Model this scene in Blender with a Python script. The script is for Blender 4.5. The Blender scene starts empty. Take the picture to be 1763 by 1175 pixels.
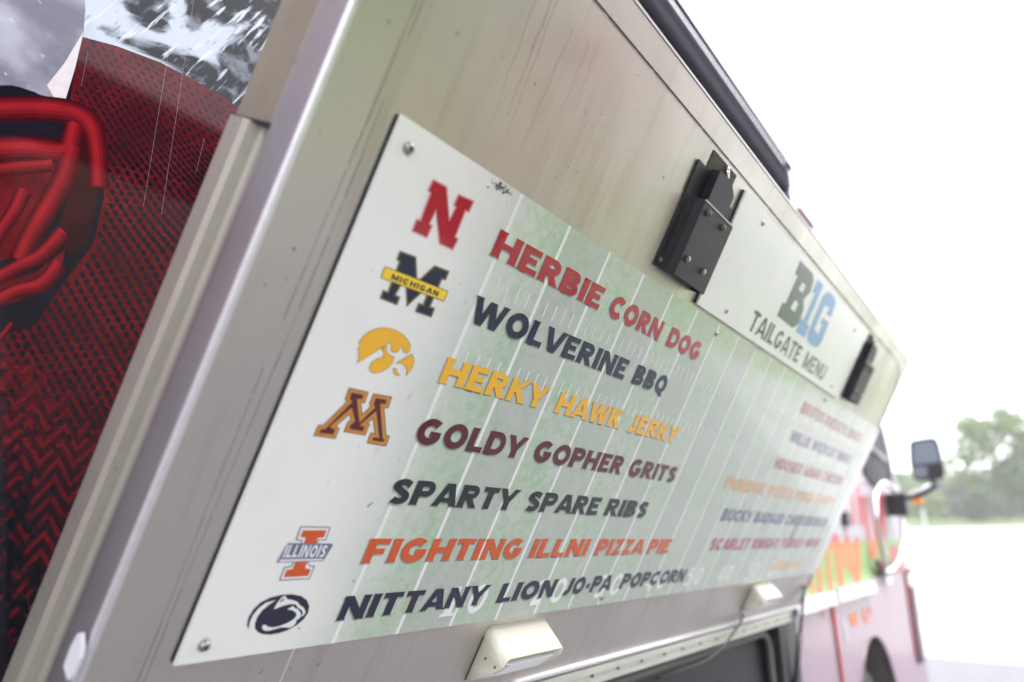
import bpy, bmesh, math, random
from mathutils import Vector, Matrix
from mathutils.geometry import tessellate_polygon
random.seed(7)
R = math.radians
C = bpy.context.scene.collection
SC = bpy.context.scene

# ------------------------------------------------------------------ camera
D = 0.6                      # metres from the lens to the open hatch panel
EYE = Vector((0, 0, 1.65))
F = 1169.24
YAW, PIT, ROL, A = R(37.012), R(16.423), R(-0.141), R(29.524)
fw = Vector((-math.sin(YAW)*math.cos(PIT), math.cos(YAW)*math.cos(PIT), math.sin(PIT)))
r0 = Vector((math.cos(YAW), math.sin(YAW), 0)); u0 = r0.cross(fw)
rt = math.cos(ROL)*r0 + math.sin(ROL)*u0
up = -math.sin(ROL)*r0 + math.cos(ROL)*u0
cam = bpy.data.cameras.new('camera'); co = bpy.data.objects.new('camera', cam); C.objects.link(co)
m = Matrix.Identity(4)
for i in range(3):
    m[i][0], m[i][1], m[i][2], m[i][3] = rt[i], up[i], -fw[i], EYE[i]
co.matrix_world = m
cam.sensor_width = 36; cam.lens = F/1763*36; cam.clip_start = 0.02; cam.clip_end = 2000
cam.dof.use_dof = True; cam.dof.focus_distance = 1.02; cam.dof.aperture_fstop = 23.9/13.2
SC.camera = co

# ------------------------------------------------------------------ light
SUN_EL, SUN_AZ = R(52), R(38)          # azimuth from +Y (along the truck) towards +X (away from it)
w = bpy.data.worlds.new('World'); SC.world = w; w.use_nodes = True
nt = w.node_tree; nt.nodes.clear()
sky = nt.nodes.new('ShaderNodeTexSky'); sky.sky_type = 'NISHITA'; sky.sun_disc = False
sky.sun_elevation = SUN_EL; sky.sun_rotation = SUN_AZ; sky.dust_density = 4; sky.air_density = 1
bg = nt.nodes.new('ShaderNodeBackground'); bg.inputs[1].default_value = 0.135
cl = nt.nodes.new('ShaderNodeMix'); cl.data_type = 'RGBA'; cl.inputs[0].default_value = 0.86
cl.inputs[7].default_value = (8.4, 8.4, 9.0, 1)      # thin white overcast over the blue
wo = nt.nodes.new('ShaderNodeOutputWorld')
nt.links.new(sky.outputs[0], cl.inputs[6]); nt.links.new(cl.outputs[2], bg.inputs[0]); nt.links.new(bg.outputs[0], wo.inputs[0])
sl = bpy.data.lights.new('sun', 'SUN'); sl.energy = 1.5; sl.angle = R(14); sl.color = (1, .965, .91)
so = bpy.data.objects.new('sun', sl); C.objects.link(so)
sd = Vector((math.sin(SUN_AZ)*math.cos(SUN_EL), math.cos(SUN_AZ)*math.cos(SUN_EL), math.sin(SUN_EL)))
so.rotation_euler = (-sd).to_track_quat('-Z', 'Y').to_euler(); so.location = (3, 3, 12)
SC.view_settings.view_transform = 'Standard'; SC.view_settings.look = 'None'
SC.view_settings.exposure = 1.68; SC.view_settings.gamma = 1

# ------------------------------------------------------------------ frames
n_ = Vector((math.cos(A), 0, -math.sin(A))); U_ = Vector((math.sin(A), 0, math.cos(A))); Y_ = Vector((0, 1, 0))
def basis(x, y, z, o):
    M = Matrix.Identity(4)
    for i in range(3): M[i][0], M[i][1], M[i][2], M[i][3] = x[i], y[i], z[i], o[i]
    return M
HM = basis(Y_, U_, n_, EYE - n_*(D+.0072))                  # hatch frame: x along the truck, y up the panel, z out of it
SX = -1.62*D
TM = basis(Y_, Vector((0, 0, 1)), Vector((1, 0, 0)), Vector((SX, 0, EYE.z)))   # truck side frame
WM = Matrix.Identity(4)
def ray(px, py): return fw + rt*((px-881.5)/F) - up*((py-587.5)/F)
def hp(px, py, h=0.0):                              # photo pixel -> point of the hatch plane (metres)
    d = ray(px, py); P = d*(-(D-h)/(d.dot(n_)))
    return (P.y, P.dot(U_))
def sp(px, py, x=SX):
    d = ray(px, py); P = d*(x/d.x); return (P.y, P.z)
def yp(px, py, Y):
    d = ray(px, py); return EYE + d*(Y/d.y)
def hd(s, t): return (s*D, t*D)                     # hatch units -> metres

# ------------------------------------------------------------------ materials
def mat(name, col, rough=.5, metal=0., spec=.5, var=None, vs=40., vamt=.5, bump=0., bs=200., stretch=(1, 1, 1), coat=0., emit=None, trans=0., alpha=1., rvar=0.):
    m = bpy.data.materials.new(name); m.use_nodes = True
    N, L = m.node_tree.nodes, m.node_tree.links
    b = N['Principled BSDF']
    b.inputs['Base Color'].default_value = (*col, 1); b.inputs['Roughness'].default_value = rough
    b.inputs['Metallic'].default_value = metal; b.inputs['Specular IOR Level'].default_value = spec
    b.inputs['Coat Weight'].default_value = coat; b.inputs['Transmission Weight'].default_value = trans
    b.inputs['Alpha'].default_value = alpha
    if var or bump or rvar:
        tc = N.new('ShaderNodeTexCoord'); mp = N.new('ShaderNodeMapping'); mp.inputs['Scale'].default_value = stretch
        L.new(tc.outputs['Object'], mp.inputs[0])
    if var or rvar:
        nz = N.new('ShaderNodeTexNoise'); nz.inputs['Scale'].default_value = vs; nz.inputs['Detail'].default_value = 6; nz.inputs['Roughness'].default_value = .65
        L.new(mp.outputs[0], nz.inputs['Vector'])
        rp = N.new('ShaderNodeMapRange'); rp.inputs[1].default_value = .5-.25/max(vamt, .05)*.5; rp.inputs[2].default_value = .5+.25/max(vamt, .05)*.5
        L.new(nz.outputs[0], rp.inputs[0])
        if var:
            mx = N.new('ShaderNodeMix'); mx.data_type = 'RGBA'; mx.inputs[6].default_value = (*col, 1); mx.inputs[7].default_value = (*var, 1)
            L.new(rp.outputs[0], mx.inputs[0]); L.new(mx.outputs[2], b.inputs['Base Color'])
        if rvar:
            r2 = N.new('ShaderNodeMapRange'); r2.inputs[3].default_value = rough; r2.inputs[4].default_value = rough+rvar
            L.new(nz.outputs[0], r2.inputs[0]); L.new(r2.outputs[0], b.inputs['Roughness'])
    if bump:
        n2 = N.new('ShaderNodeTexNoise'); n2.inputs['Scale'].default_value = bs; n2.inputs['Detail'].default_value = 4
        L.new(mp.outputs[0], n2.inputs['Vector'])
        bp = N.new('ShaderNodeBump'); bp.inputs['Strength'].default_value = bump; bp.inputs['Distance'].default_value = .002
        L.new(n2.outputs[0], bp.inputs['Height']); L.new(bp.outputs[0], b.inputs['Normal'])
    return m

def steel_mat(name, base=(.575, .545, .51), rough=.27, streak=True):
    m = bpy.data.materials.new(name); m.use_nodes = True
    N, L = m.node_tree.nodes, m.node_tree.links; b = N['Principled BSDF']
    tc = N.new('ShaderNodeTexCoord')
    def noise(scale, stretch, detail=5):
        mp = N.new('ShaderNodeMapping'); mp.inputs['Scale'].default_value = stretch; L.new(tc.outputs['Object'], mp.inputs[0])
        z = N.new('ShaderNodeTexNoise'); z.inputs['Scale'].default_value = scale; z.inputs['Detail'].default_value = detail
        L.new(mp.outputs[0], z.inputs['Vector']); return z
    def rng(src, a, b_, c, d):
        r = N.new('ShaderNodeMapRange'); r.inputs[1].default_value = a; r.inputs[2].default_value = b_; r.inputs[3].default_value = c; r.inputs[4].default_value = d
        L.new(src, r.inputs[0]); return r.outputs[0]
    cloud = noise(5, (1, 1, 1)); runs = noise(9, (3.2, .22, 1), 3); grain = noise(260, (1, 1, 1), 3); spots = noise(55, (1, 1, 1), 2)
    def mix(f, a, bcol):
        x = N.new('ShaderNodeMix'); x.data_type = 'RGBA'; L.new(f, x.inputs[0])
        if isinstance(a, tuple): x.inputs[6].default_value = (*a, 1)
        else: L.new(a, x.inputs[6])
        x.inputs[7].default_value = (*bcol, 1); return x.outputs[2]
    c = mix(rng(cloud.outputs[0], .35, .68, 0, .5), base, tuple(v*.84 for v in base))
    if streak: c = mix(rng(runs.outputs[0], .54, .66, 0, .34), c, (.40, .36, .33))
    c = mix(rng(grain.outputs[0], .45, .75, 0, .30), c, tuple(v*.72 for v in base))
    c = mix(rng(spots.outputs[0], .72, .76, 0, .55), c, (.22, .18, .16))
    L.new(c, b.inputs['Base Color'])
    b.inputs['Metallic'].default_value = .82
    L.new(rng(cloud.outputs[0], .3, .7, rough, rough+.14), b.inputs['Roughness'])
    bp = N.new('ShaderNodeBump'); bp.inputs['Strength'].default_value = .12; bp.inputs['Distance'].default_value = .001
    L.new(grain.outputs[0], bp.inputs['Height'])
    warp = noise(3.2, (1, .6, 1), 2); b2 = N.new('ShaderNodeBump'); b2.inputs['Strength'].default_value = .35; b2.inputs['Distance'].default_value = .02
    L.new(warp.outputs[0], b2.inputs['Height']); L.new(bp.outputs[0], b2.inputs['Normal']); L.new(b2.outputs[0], b.inputs['Normal'])
    return m

M = {}
M['steel'] = steel_mat('stainless_steel')
M['steel_edge'] = steel_mat('steel_flange', (.43, .43, .44), .34, False)
M['bright_edge'] = mat('worn_bright_edge', (.78, .77, .80), .32, .6, var=(.66, .65, .68), vs=80)
M['steel_dull'] = steel_mat('dull_aluminium', (.50, .47, .41), .5, False)
M['hinge'] = mat('pale_aluminium', (.60, .60, .57), .45, .6, var=(.42, .41, .38), vs=30, stretch=(.3, 3, 3))
M['gap'] = mat('black_seal_and_shadow', (.012, .012, .014), .7)
M['black_metal'] = mat('black_painted_steel', (.012, .013, .018), .38, .2, spec=.3, var=(.032, .032, .038), vs=60, bump=.25, bs=500, rvar=.2)
M['black_plastic'] = mat('black_plastic', (.02, .02, .024), .45)
M['screw'] = mat('zinc_screw', (.55, .53, .5), .3, .95, var=(.3, .26, .22), vs=300)
M['rust_screw'] = mat('rusty_screw', (.16, .10, .08), .6, .6, var=(.3, .22, .18), vs=300)
M['cream'] = mat('cream_plastic', (.89, .86, .76), .34, var=(.83, .79, .66), vs=12, vamt=.35, bump=.1, bs=150)
M['fin'] = mat('white_lens_plastic', (.82, .82, .84), .25, spec=.6)
M['tube'] = mat('dark_awning_vinyl', (.022, .020, .032), .85, spec=.08, var=(.03, .028, .042), vs=4, stretch=(.3, 2, 2))
M['chrome'] = mat('polished_steel', (.82, .82, .85), .14, 1.)
M['white_paint'] = mat('white_vinyl_wrap', (.22, .20, .25), .3, coat=.2, var=(.28, .14, .18), vs=5, stretch=(2.2, .4, 1))
M['red_paint'] = mat('red_vinyl', (.45, .02, .035), .3, coat=.4)
M['red_dark'] = mat('dark_red_vinyl', (.20, .015, .03), .4)
M['pink'] = mat('faded_red_streak', (.38, .012, .025), .35, var=(.40, .08, .10), vs=9, stretch=(3, .3, 1))
M['green_print'] = mat('green_print', (.14, .27, .07), .4, var=(.22, .36, .14), vs=14)
M['orange_print'] = mat('orange_print', (.44, .09, .01), .4, var=(.46, .15, .04), vs=9, stretch=(1, .4, 1))
M['grey_print'] = mat('grey_print', (.25, .24, .29), .4, var=(.42, .4, .45), vs=10, stretch=(3, .4, 1))
M['glass_dark'] = mat('dark_window_glass', (.012, .013, .02), .45, spec=.08)
M['mirror_glass'] = mat('mirror_glass', (.16, .19, .22), .12, 1., var=(.24, .28, .31), vs=14, stretch=(1, .2, 1))
M['amber'] = mat('amber_lens', (.9, .25, .01), .25)
M['rubber'] = mat('tyre_rubber', (.03, .03, .032), .8, bump=.4, bs=120)
M['wheel_well'] = mat('wheel_arch_liner', (.035, .032, .032), .85)
M['flare_rubber'] = mat('grey_brown_liner', (.11, .10, .095), .7)
M['speckle'] = mat('dark_speck', (.05, .045, .04), .6)
M['tag'] = mat('white_tag_plastic', (.72, .71, .76), .35)

def ink(name, col, rough=.3):
    return mat(name, tuple(v*.88 if max(col) < .78 else v for v in col), .22, coat=.45, spec=.22, var=tuple(min(1, v*1.12+.004) for v in col), vs=120)
INK = dict(red=ink('red_ink', (.42, .022, .032)), navy=ink('navy_ink', (.012, .018, .045)), gold=ink('gold_ink', (.86, .45, .03)),
           maroon=ink('maroon_ink', (.105, .014, .022)), slate=ink('dark_green_ink', (.014, .024, .028)), orange=ink('orange_ink', (.66, .10, .022)),
           dblue=ink('dark_blue_ink', (.016, .016, .045)), white=ink('white_ink', (.80, .81, .80)), halo=ink('pale_red_ink', (.72, .34, .36)),
           bronze=ink('bronze_ink', (.15, .12, .045)), yellow=ink('yellow_ink', (.93, .62, .03)), tan=ink('old_gold_ink', (.62, .27, .05)),
           lilac=ink('lilac_ink', (.17, .17, .30)), brown=ink('brown_ink', (.36, .12, .08)), purple=ink('purple_ink', (.12, .10, .22)),
           crimson=ink('crimson_ink', (.38, .05, .09)), sand=ink('sand_ink', (.66, .36, .14)), bgrey=ink('mid_grey_ink', (.085, .10, .14)),
           bblue=ink('pale_blue_ink', (.17, .33, .66)), ink_grey=ink('charcoal_ink', (.055, .065, .065)), pgold=ink('pale_gold_ink', (.78, .52, .22)))
M['fade'] = mat('soft_print_edge', (.03, .05, .05), .4, alpha=.22)
M['fade2'] = mat('soft_print_edge_wide', (.03, .05, .05), .4, alpha=.16)

# ------------------------------------------------------------------ mesh builder
class MB:
    def __init__(s): s.v = []; s.f = []; s.mi = []
    def face(s, pts, mi=0):
        k = len(s.v); s.v += [tuple(p) for p in pts]; s.f.append(tuple(range(k, k+len(pts)))); s.mi.append(mi)
    def poly(s, loops, h, mi=0):                     # flat filled outline, optional holes, facing +z
        vl = [[Vector((p[0], p[1], 0)) for p in lp] for lp in loops]
        flat = [v for lp in vl for v in lp]; k = len(s.v)
        s.v += [(v.x, v.y, h) for v in flat]
        for t in tessellate_polygon(vl):
            a, b, c = (flat[i] for i in t)
            t = tuple(t) if (b-a).cross(c-a).z > 0 else (t[0], t[2], t[1])
            s.f.append(tuple(k+i for i in t)); s.mi.append(mi)
    def prism(s, loop, z0, z1, mi=0):                # outline with thickness, counter-clockwise
        ar = sum(loop[i][0]*loop[(i+1) % len(loop)][1]-loop[(i+1) % len(loop)][0]*loop[i][1] for i in range(len(loop)))
        if ar < 0: loop = loop[::-1]
        s.poly([loop], z1, mi)
        k = len(s.f); s.poly([loop], z0, mi)
        for i in range(k, len(s.f)): s.f[i] = s.f[i][::-1]
        for i in range(len(loop)):
            a, b = loop[i], loop[(i+1) % len(loop)]
            s.face([(a[0], a[1], z0), (b[0], b[1], z0), (b[0], b[1], z1), (a[0], a[1], z1)], mi)
    def box(s, a, b, mi=0):
        s.prism([(a[0], a[1]), (b[0], a[1]), (b[0], b[1]), (a[0], b[1])], a[2], b[2], mi)
    def hexa(s, P, mi=0):                            # 8 corners: bottom 4, top 4
        for q in ((3, 2, 1, 0), (4, 5, 6, 7), (0, 1, 5, 4), (1, 2, 6, 5), (2, 3, 7, 6), (3, 0, 4, 7)): s.face([P[i] for i in q], mi)
    def extrude_x(s, prof, x0, x1, mi=0, caps=True): # profile in (y,z)
        k = len(s.v); n = len(prof)
        s.v += [(x0, p[0], p[1]) for p in prof]+[(x1, p[0], p[1]) for p in prof]
        for i in range(n):
            j = (i+1) % n; s.f.append((k+i, k+n+i, k+n+j, k+j)); s.mi.append(mi)
        if caps:
            s.f.append(tuple(k+i for i in range(n))); s.mi.append(mi); s.f.append(tuple(k+n+i for i in reversed(range(n)))); s.mi.append(mi)
    def tube(s, pts, rad, seg=10, mi=0, cap=True):
        pts = [Vector(p) for p in pts]; k = len(s.v); ref = Vector((.31, .17, .93))
        rads = rad if isinstance(rad, (list, tuple)) else [rad]*len(pts)
        for i, p in enumerate(pts):
            t = (pts[min(i+1, len(pts)-1)]-pts[max(i-1, 0)]).normalized()
            a = t.cross(ref).normalized(); b = t.cross(a)
            for j in range(seg):
                th = 2*math.pi*j/seg; s.v.append(tuple(p+(a*math.cos(th)+b*math.sin(th))*rads[i]))
        for i in range(len(pts)-1):
            for j in range(seg):
                j2 = (j+1) % seg; s.f.append((k+i*seg+j, k+i*seg+j2, k+(i+1)*seg+j2, k+(i+1)*seg+j)); s.mi.append(mi)
        if cap:
            s.f.append(tuple(k+j for j in reversed(range(seg)))); s.mi.append(mi)
            s.f.append(tuple(k+(len(pts)-1)*seg+j for j in range(seg))); s.mi.append(mi)
    def dome(s, c, r, h, seg=14, mi=0, slot=False):  # low screw head on +z
        k = len(s.v); rings = [(1, 0), (1, .45), (.82, .8), (.45, 1.)]
        for q, z in rings:
            for j in range(seg):
                th = 2*math.pi*j/seg; s.v.append((c[0]+r*q*math.cos(th), c[1]+r*q*math.sin(th), c[2]+h*z))
        for i in range(3):
            for j in range(seg):
                j2 = (j+1) % seg; s.f.append((k+i*seg+j, k+i*seg+j2, k+(i+1)*seg+j2, k+(i+1)*seg+j)); s.mi.append(mi)
        s.f.append(tuple(k+3*seg+j for j in range(seg))); s.mi.append(mi)
    def obj(s, name, mats, parent=None, smooth=False, off=(0, 0, 0), bevel=0.):
        me = bpy.data.meshes.new(name)
        me.from_pydata([(p[0]-off[0], p[1]-off[1], p[2]-off[2]) for p in s.v], [], s.f)
        if not isinstance(mats, (list, tuple)): mats = [mats]
        for q in mats: me.materials.append(q)
        for p, mi in zip(me.polygons, s.mi): p.material_index = mi; p.use_smooth = smooth
        me.update()
        o = bpy.data.objects.new(name, me); C.objects.link(o)
        if parent: o.parent = parent
        if bevel:
            b = o.modifiers.new('bevel', 'BEVEL'); b.width = bevel; b.segments = 3; b.limit_method = 'ANGLE'; b.angle_limit = R(35)
        return o

def thing(name, label, cat, frame, org=(0, 0, 0), group=None):
    o = bpy.data.objects.new(name, None); C.objects.link(o); o.empty_display_size = .05
    o.matrix_world = frame @ Matrix.Translation(org); o['label'] = label; o['category'] = cat
    if group: o['group'] = group
    return o
def solo(o, frame, label=None, cat=None, org=(0, 0, 0), group=None, kind=None):
    o.matrix_world = frame @ Matrix.Translation(org)
    if label: o['label'] = label
    if cat: o['category'] = cat
    if group: o['group'] = group
    if kind: o['kind'] = kind
    return o
def offset(loop, d):
    n = len(loop); ar = sum(loop[i][0]*loop[(i+1) % n][1]-loop[(i+1) % n][0]*loop[i][1] for i in range(n))
    sg = 1 if ar > 0 else -1; out = []
    for i in range(n):
        p, q, r = Vector(loop[i-1]), Vector(loop[i]), Vector(loop[(i+1) % n])
        a = (q-p).normalized(); b = (r-q).normalized()
        na = Vector((a.y, -a.x))*sg; nb = Vector((b.y, -b.x))*sg
        bi = na+nb
        if bi.length < 1e-6: bi = na
        bi.normalize(); k = d/max(.45, bi.dot(na)); out.append((q.x+bi.x*k, q.y+bi.y*k))
    return out

# ================================================================== SETTING
def ground_z(x, y):
    yy = y+0*x
    if yy < 8: return 0.
    if yy < 14: return .0528*(yy-8)**2/12
    if yy < 60: return .0528*(yy-11)
    if yy < 66: return .0528*49+(yy-60)*.125
    return .0528*49+.75+(yy-66)*.015
M['paving_dark'] = mat('grey_paving', (.135, .132, .145), .9, var=(.175, .172, .185), vs=6, bump=.6, bs=90)
M['paving_pale'] = mat('pale_paving', (.30, .298, .295), .85, var=(.37, .365, .36), vs=.35, bump=.3, bs=40)
M['grass'] = mat('lawn', (.085, .145, .03), .9, var=(.15, .20, .055), vs=.8, bump=.7, bs=30)
def sheet(name, x0, x1, ys, material, dz, slant=0):
    b = MB(); xs = [x0+(x1-x0)*i/8 for i in range(9)]
    for i in range(8):
        for j in range(len(ys)-1):
            P = []
            for X, J in ((i, j), (i+1, j), (i+1, j+1), (i, j+1)):
                y = ys[J]+(slant*(xs[X]+1) if J == len(ys)-1 and slant else 0)
                P.append((xs[X], y, ground_z(0, y)+dz))
            b.face(P)
    return b.obj(name, material)
ys = [-120, -60, -20, 0, 4, 8, 9, 10, 11, 12, 13, 14, 16, 20, 30, 40, 50, 60, 62, 64, 66, 80, 110, 180, 300, 600]
g = sheet('ground', -400, 400, ys, M['grass'], -.02); g['kind'] = 'structure'
lot = sheet('parking_lot', -45, 4.6, [y for y in ys if -30 < y <= 60], M['paving_pale'], .0); lot['kind'] = 'structure'
ap = sheet('pavement', -45, 4.4, [-19.9, -8, 0, 4, 8, 10, 11.9], M['paving_dark'], .006, slant=0); ap['kind'] = 'structure'  # near strip coloured darker than the rest of the lot

b = MB()
for y in (16, 21, 26, 31, 36, 41, 46, 51, 56):
    for x in range(-12, 4): b.face([(x, y, ground_z(0, y)+.012), (x+1, y, ground_z(0, y)+.012), (x+1, y+.07, ground_z(0, y+.07)+.012), (x, y+.07, ground_z(0, y+.07)+.012)])
o = b.obj('pavement_joints', M['paving_dark']); o['kind'] = 'structure'
# trees and bushes
M['bark'] = mat('bark', (.10, .085, .07), .9, var=(.16, .14, .12), vs=8, bump=.6, bs=30)
def leafmat(n, c, c2):
    m = mat(n, c, .6, var=c2, vs=1.2, vamt=.8); N, L = m.node_tree.nodes, m.node_tree.links
    b = N['Principled BSDF']; tr = N.new('ShaderNodeBsdfTranslucent'); tr.inputs[0].default_value = (*[min(1, v*1.6) for v in c2], 1)
    mx = N.new('ShaderNodeMixShader'); mx.inputs[0].default_value = .4; L.new(b.outputs[0], mx.inputs[1]); L.new(tr.outputs[0], mx.inputs[2])
    L.new(mx.outputs[0], N['Material Output'].inputs[0]); return m
LEAF = [leafmat('olive_leaves', (.075, .125, .032), (.125, .185, .055)), leafmat('dark_leaves', (.045, .08, .025), (.075, .115, .038)), leafmat('lime_leaves', (.12, .18, .03), (.18, .24, .06))]
def tree(px, base, top, wpx, Y, kind, name, label, cat='tree', trunk=True, fill=1., lean=0., clumps=16, group=None, low=.35, seed=0, xworld=None, hw=None):
    rnd = random.Random(seed+px)
    if xworld is None:
        B = yp(px, base, Y); T = yp(px, top, Y); h = T.z-B.z; wd = wpx/F*(Y*.78)
    else:
        B = Vector((xworld, Y, ground_z(0, Y)-.02)); h, wd = hw
    B.z = min(B.z, ground_z(0, Y)-.02); h = h+0
    t = thing(name, label, cat, Matrix.Identity(4), tuple(B), group)
    if trunk:
        b = MB(); pts = [(lean*h*k*k*.5+rnd.uniform(-.05, .05)*k, rnd.uniform(-.05, .05), h*.82*k) for k in (0, .2, .4, .6, .8, 1)]
        r = max(.05, h*.022); b.tube(pts, [r*1.35, r*1.05, r*.9, r*.7, r*.45, r*.15], 8)
        for q in range(7):
            k = rnd.uniform(.35, .9); i = int(k*5); p = Vector(pts[i]); a = rnd.uniform(0, 6.28); ln = wd*rnd.uniform(.25, .42)
            b.tube([p, p+Vector((math.cos(a)*ln*.5, math.sin(a)*ln*.5, ln*.35)), p+Vector((math.cos(a)*ln, math.sin(a)*ln, ln*.9))], [r*.4, r*.25, r*.06], 6)
        b.obj('trunk', M['bark'], t, True)
    b = MB()
    for q in range(clumps):
        k = rnd.random(); zc = h*(low+(1-low)*.92*k); rr = wd*.5*math.sqrt(max(.05, 1-((k-.35)/.72)**2))
        a = rnd.uniform(0, 6.28); e = rnd.uniform(.2, .95)*rr; cx, cy = math.cos(a)*e+lean*h*.5*k, math.sin(a)*e; cr = wd*rnd.uniform(.13, .25)
        for l in range(int(210*fill)):
            v = Vector((rnd.gauss(0, 1), rnd.gauss(0, 1), rnd.gauss(0, 1))).normalized()*cr*rnd.uniform(.3, 1.05); v.z *= .7
            c = Vector((cx, cy, zc))+v; sz = max(.05, wd*.040)*rnd.uniform(.6, 1.3)
            d1 = Vector((rnd.gauss(0, 1), rnd.gauss(0, 1), rnd.gauss(0, .6))).normalized(); d2 = d1.cross(Vector((rnd.gauss(0, 1), rnd.gauss(0, 1), rnd.gauss(0, 1)))).normalized()
            b.face([c-d1*sz, c+d2*sz*.5, c+d1*sz, c-d2*sz*.5])
    b.obj('crown', LEAF[kind], t); return t
tree(1735, 893, 712, 165, 66, 0, 'park_tree', 'tall loose olive tree with a leaning trunk at the far edge of the lot', lean=-.12, fill=.42, low=.34, clumps=24, seed=1)
tree(1770, 890, 690, 90, 67, 0, 'park_tree', 'tree cut by the right edge of the photo with dense crown', fill=.9, clumps=22, seed=2, low=.15)
tree(1686, 893, 838, 46, 64, 1, 'bush', 'small dark green bush left of the leaning trunk', 'bush', trunk=False, fill=.9, low=.05, clumps=12, seed=3)
tree(1592, 893, 842, 44, 63, 2, 'young_tree', 'bright yellow green young tree beside the truck mirror arm', fill=.8, low=.2, clumps=12, seed=4)
tree(1628, 880, 752, 42, 82, 1, 'park_tree', 'thin tree whose wispy top rises just right of the mirror', fill=.35, low=.3, clumps=14, seed=5)
bgt = [(1545, 815, 70, 84, 0), (1575, 822, 70, 92, 1), (1612, 816, 80, 88, 0), (1648, 826, 70, 90, 1), (1668, 812, 70, 95, 0), (1695, 830, 60, 86, 1), (1730, 815, 80, 93, 1), (1760, 790, 80, 90, 0), (1520, 812, 70, 90, 1)]
bgt += [(1552, 800, 90, 100, 0), (1585, 796, 80, 104, 1), (1618, 802, 84, 98, 0), (1650, 808, 80, 106, 1), (1600, 828, 60, 80, 2), (1672, 796, 60, 90, 0), (1700, 786, 56, 88, 1)]
bl = ['pale rounded tree against the truck windscreen', 'dark tree in the row behind the mirror arm', 'broad olive tree below the mirror', 'dark tree in the gap right of the mirror', 'pale tree behind the small bush', 'low dark tree behind the leaning trunk', 'dark tree behind the tall loose tree', 'olive tree at the right end of the far row', 'tree half hidden by the truck cab', 'tall pale tree far behind the cab pillar', 'tall dark tree far behind the mirror arm', 'wide pale tree far behind the mirror', 'dark tree far behind the gap right of the mirror', 'light green tree low behind the mirror arm', 'mid height tree stepping up left of the loose tree', 'taller dark tree just left of the loose tree']
for i, (a, b_, c_, Y, k) in enumerate(bgt):
    tree(a, 886, b_, c_, Y, k, 'background_tree', bl[i], fill=1.0, low=.08, clumps=24, seed=20+i, group='far row of trees beyond the lot')
# the lawn side behind the photographer
for i, (x, y, h, wd) in enumerate([(15, -10, 5.2, 7), (17, -3, 5.9, 8), (16, 4, 5.4, 7.5), (18, 11, 6.2, 8), (17, 19, 6, 7.5)]):
    tree(100+i, 0, 0, 0, y, 1, 'lawn_tree', ['lawn tree farthest back', 'second lawn tree', 'middle lawn tree on the outer side', 'fourth lawn tree', 'lawn tree farthest forward'][i]+' beside the food truck', fill=.7, low=.1, clumps=22, seed=60+i, xworld=x, hw=(h, wd), group='trees on the lawn beside the truck')
b = MB(); P = yp(1591, 893, 61); b.box((-.06, -.06, 0), (.06, .06, 1.1)); b.box((-.1, -.1, 1.1), (.1, .1, 1.16))
P.z = ground_z(0, 61)-.03
solo(b.obj('bollard', M['fin']), WM, 'small white post standing in the grass under the yellow green tree', 'post', tuple(P))

# ================================================================== FOOD TRUCK
TR = thing('food_truck', 'food truck wrapped in a red football print with grey and orange streaked cab', 'food truck', TM, (3, -EYE.z, -1.1))
TO = (3, -EYE.z, -1.1)
def S(y, z): return (y*1.5/1.5*D, z*D)              # side units to metres
k15 = 1.079
def tp(px, py): return sp(px, py)
# side wall, cut out for opening and wheel arch.  frame: x along, y up (0 = eye height), z out
arch = []
ac = (8.34*D, -1.92*D); ar_ = .97*D
for i in range(17):
    th = math.pi*(i/16); arch.append((ac[0]-ar_*math.cos(th), ac[1]+ar_*math.sin(th)))
zb = -2.05*D
op_z = sp(1340, 1084)[1]; opx1 = sp(1362, 1060)[0]
seam_x = sp(1432, 1040)[0]
roof_f = sp(1403, 397); w1 = sp(1524, 765); w2 = sp(1556, 880); nose = sp(1562, 985); nose2 = sp(1588, 1100); nose3 = (sp(1600, 1175)[0], zb)
top = roof_f[1]
b = MB()
b.prism([(-3.2, zb), (-.6, zb), (-.6, op_z), (opx1, op_z), (opx1, zb), (seam_x-.004, zb), (seam_x-.004, top), (-3.2, top)], -.03, 0)
b.obj('side_panel', M['white_paint'], TR, off=TO)
b = MB()
cabo = [(seam_x+.004, zb), (arch[0][0], zb)]+arch+[(arch[-1][0], zb), nose3, nose2, nose, w2, w1, (roof_f[0], top), (seam_x+.004, top)]
b.prism(cabo, -.03, 0)
b.obj('cab_panel', M['white_paint'], TR, off=TO)
# body volume behind the side skin
b = MB()
b.box((-3.2, op_z+.02, -2.2), (roof_f[0], top, -.031)); b.box((-3.2, zb, -2.2), (opx1+.02, op_z+.01, -.5))
b.obj('body', M['white_paint'], TR, off=TO)
b = MB()
b.prism([(roof_f[0]+.002, top-.01), (w1[0], w1[1]), (w2[0], w2[1]), (nose[0], nose[1]), (nose2[0], nose2[1]), (nose3[0], nose3[1]), (nose3[0]-.1, zb+.3), (arch[-1][0], zb+.5), (arch[-1][0], ac[1]+ar_+.05), (arch[0][0], ac[1]+ar_+.05), (arch[0][0], zb), (opx1+.03, zb), (opx1+.03, op_z), (roof_f[0]+.002, op_z)], -2.2, -.032)
b.obj('cab_body', M['white_paint'], TR, off=TO)
# roof rail strip
b = MB(); a1 = sp(1374, 357); b.prism([(a1[0], top-.01), (roof_f[0]-.05, top-.01), (roof_f[0]-.05, top+.012), (a1[0], top+.012)], -.06, .02)
b.obj('roof_trim', M['red_dark'], TR, off=TO)
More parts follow.
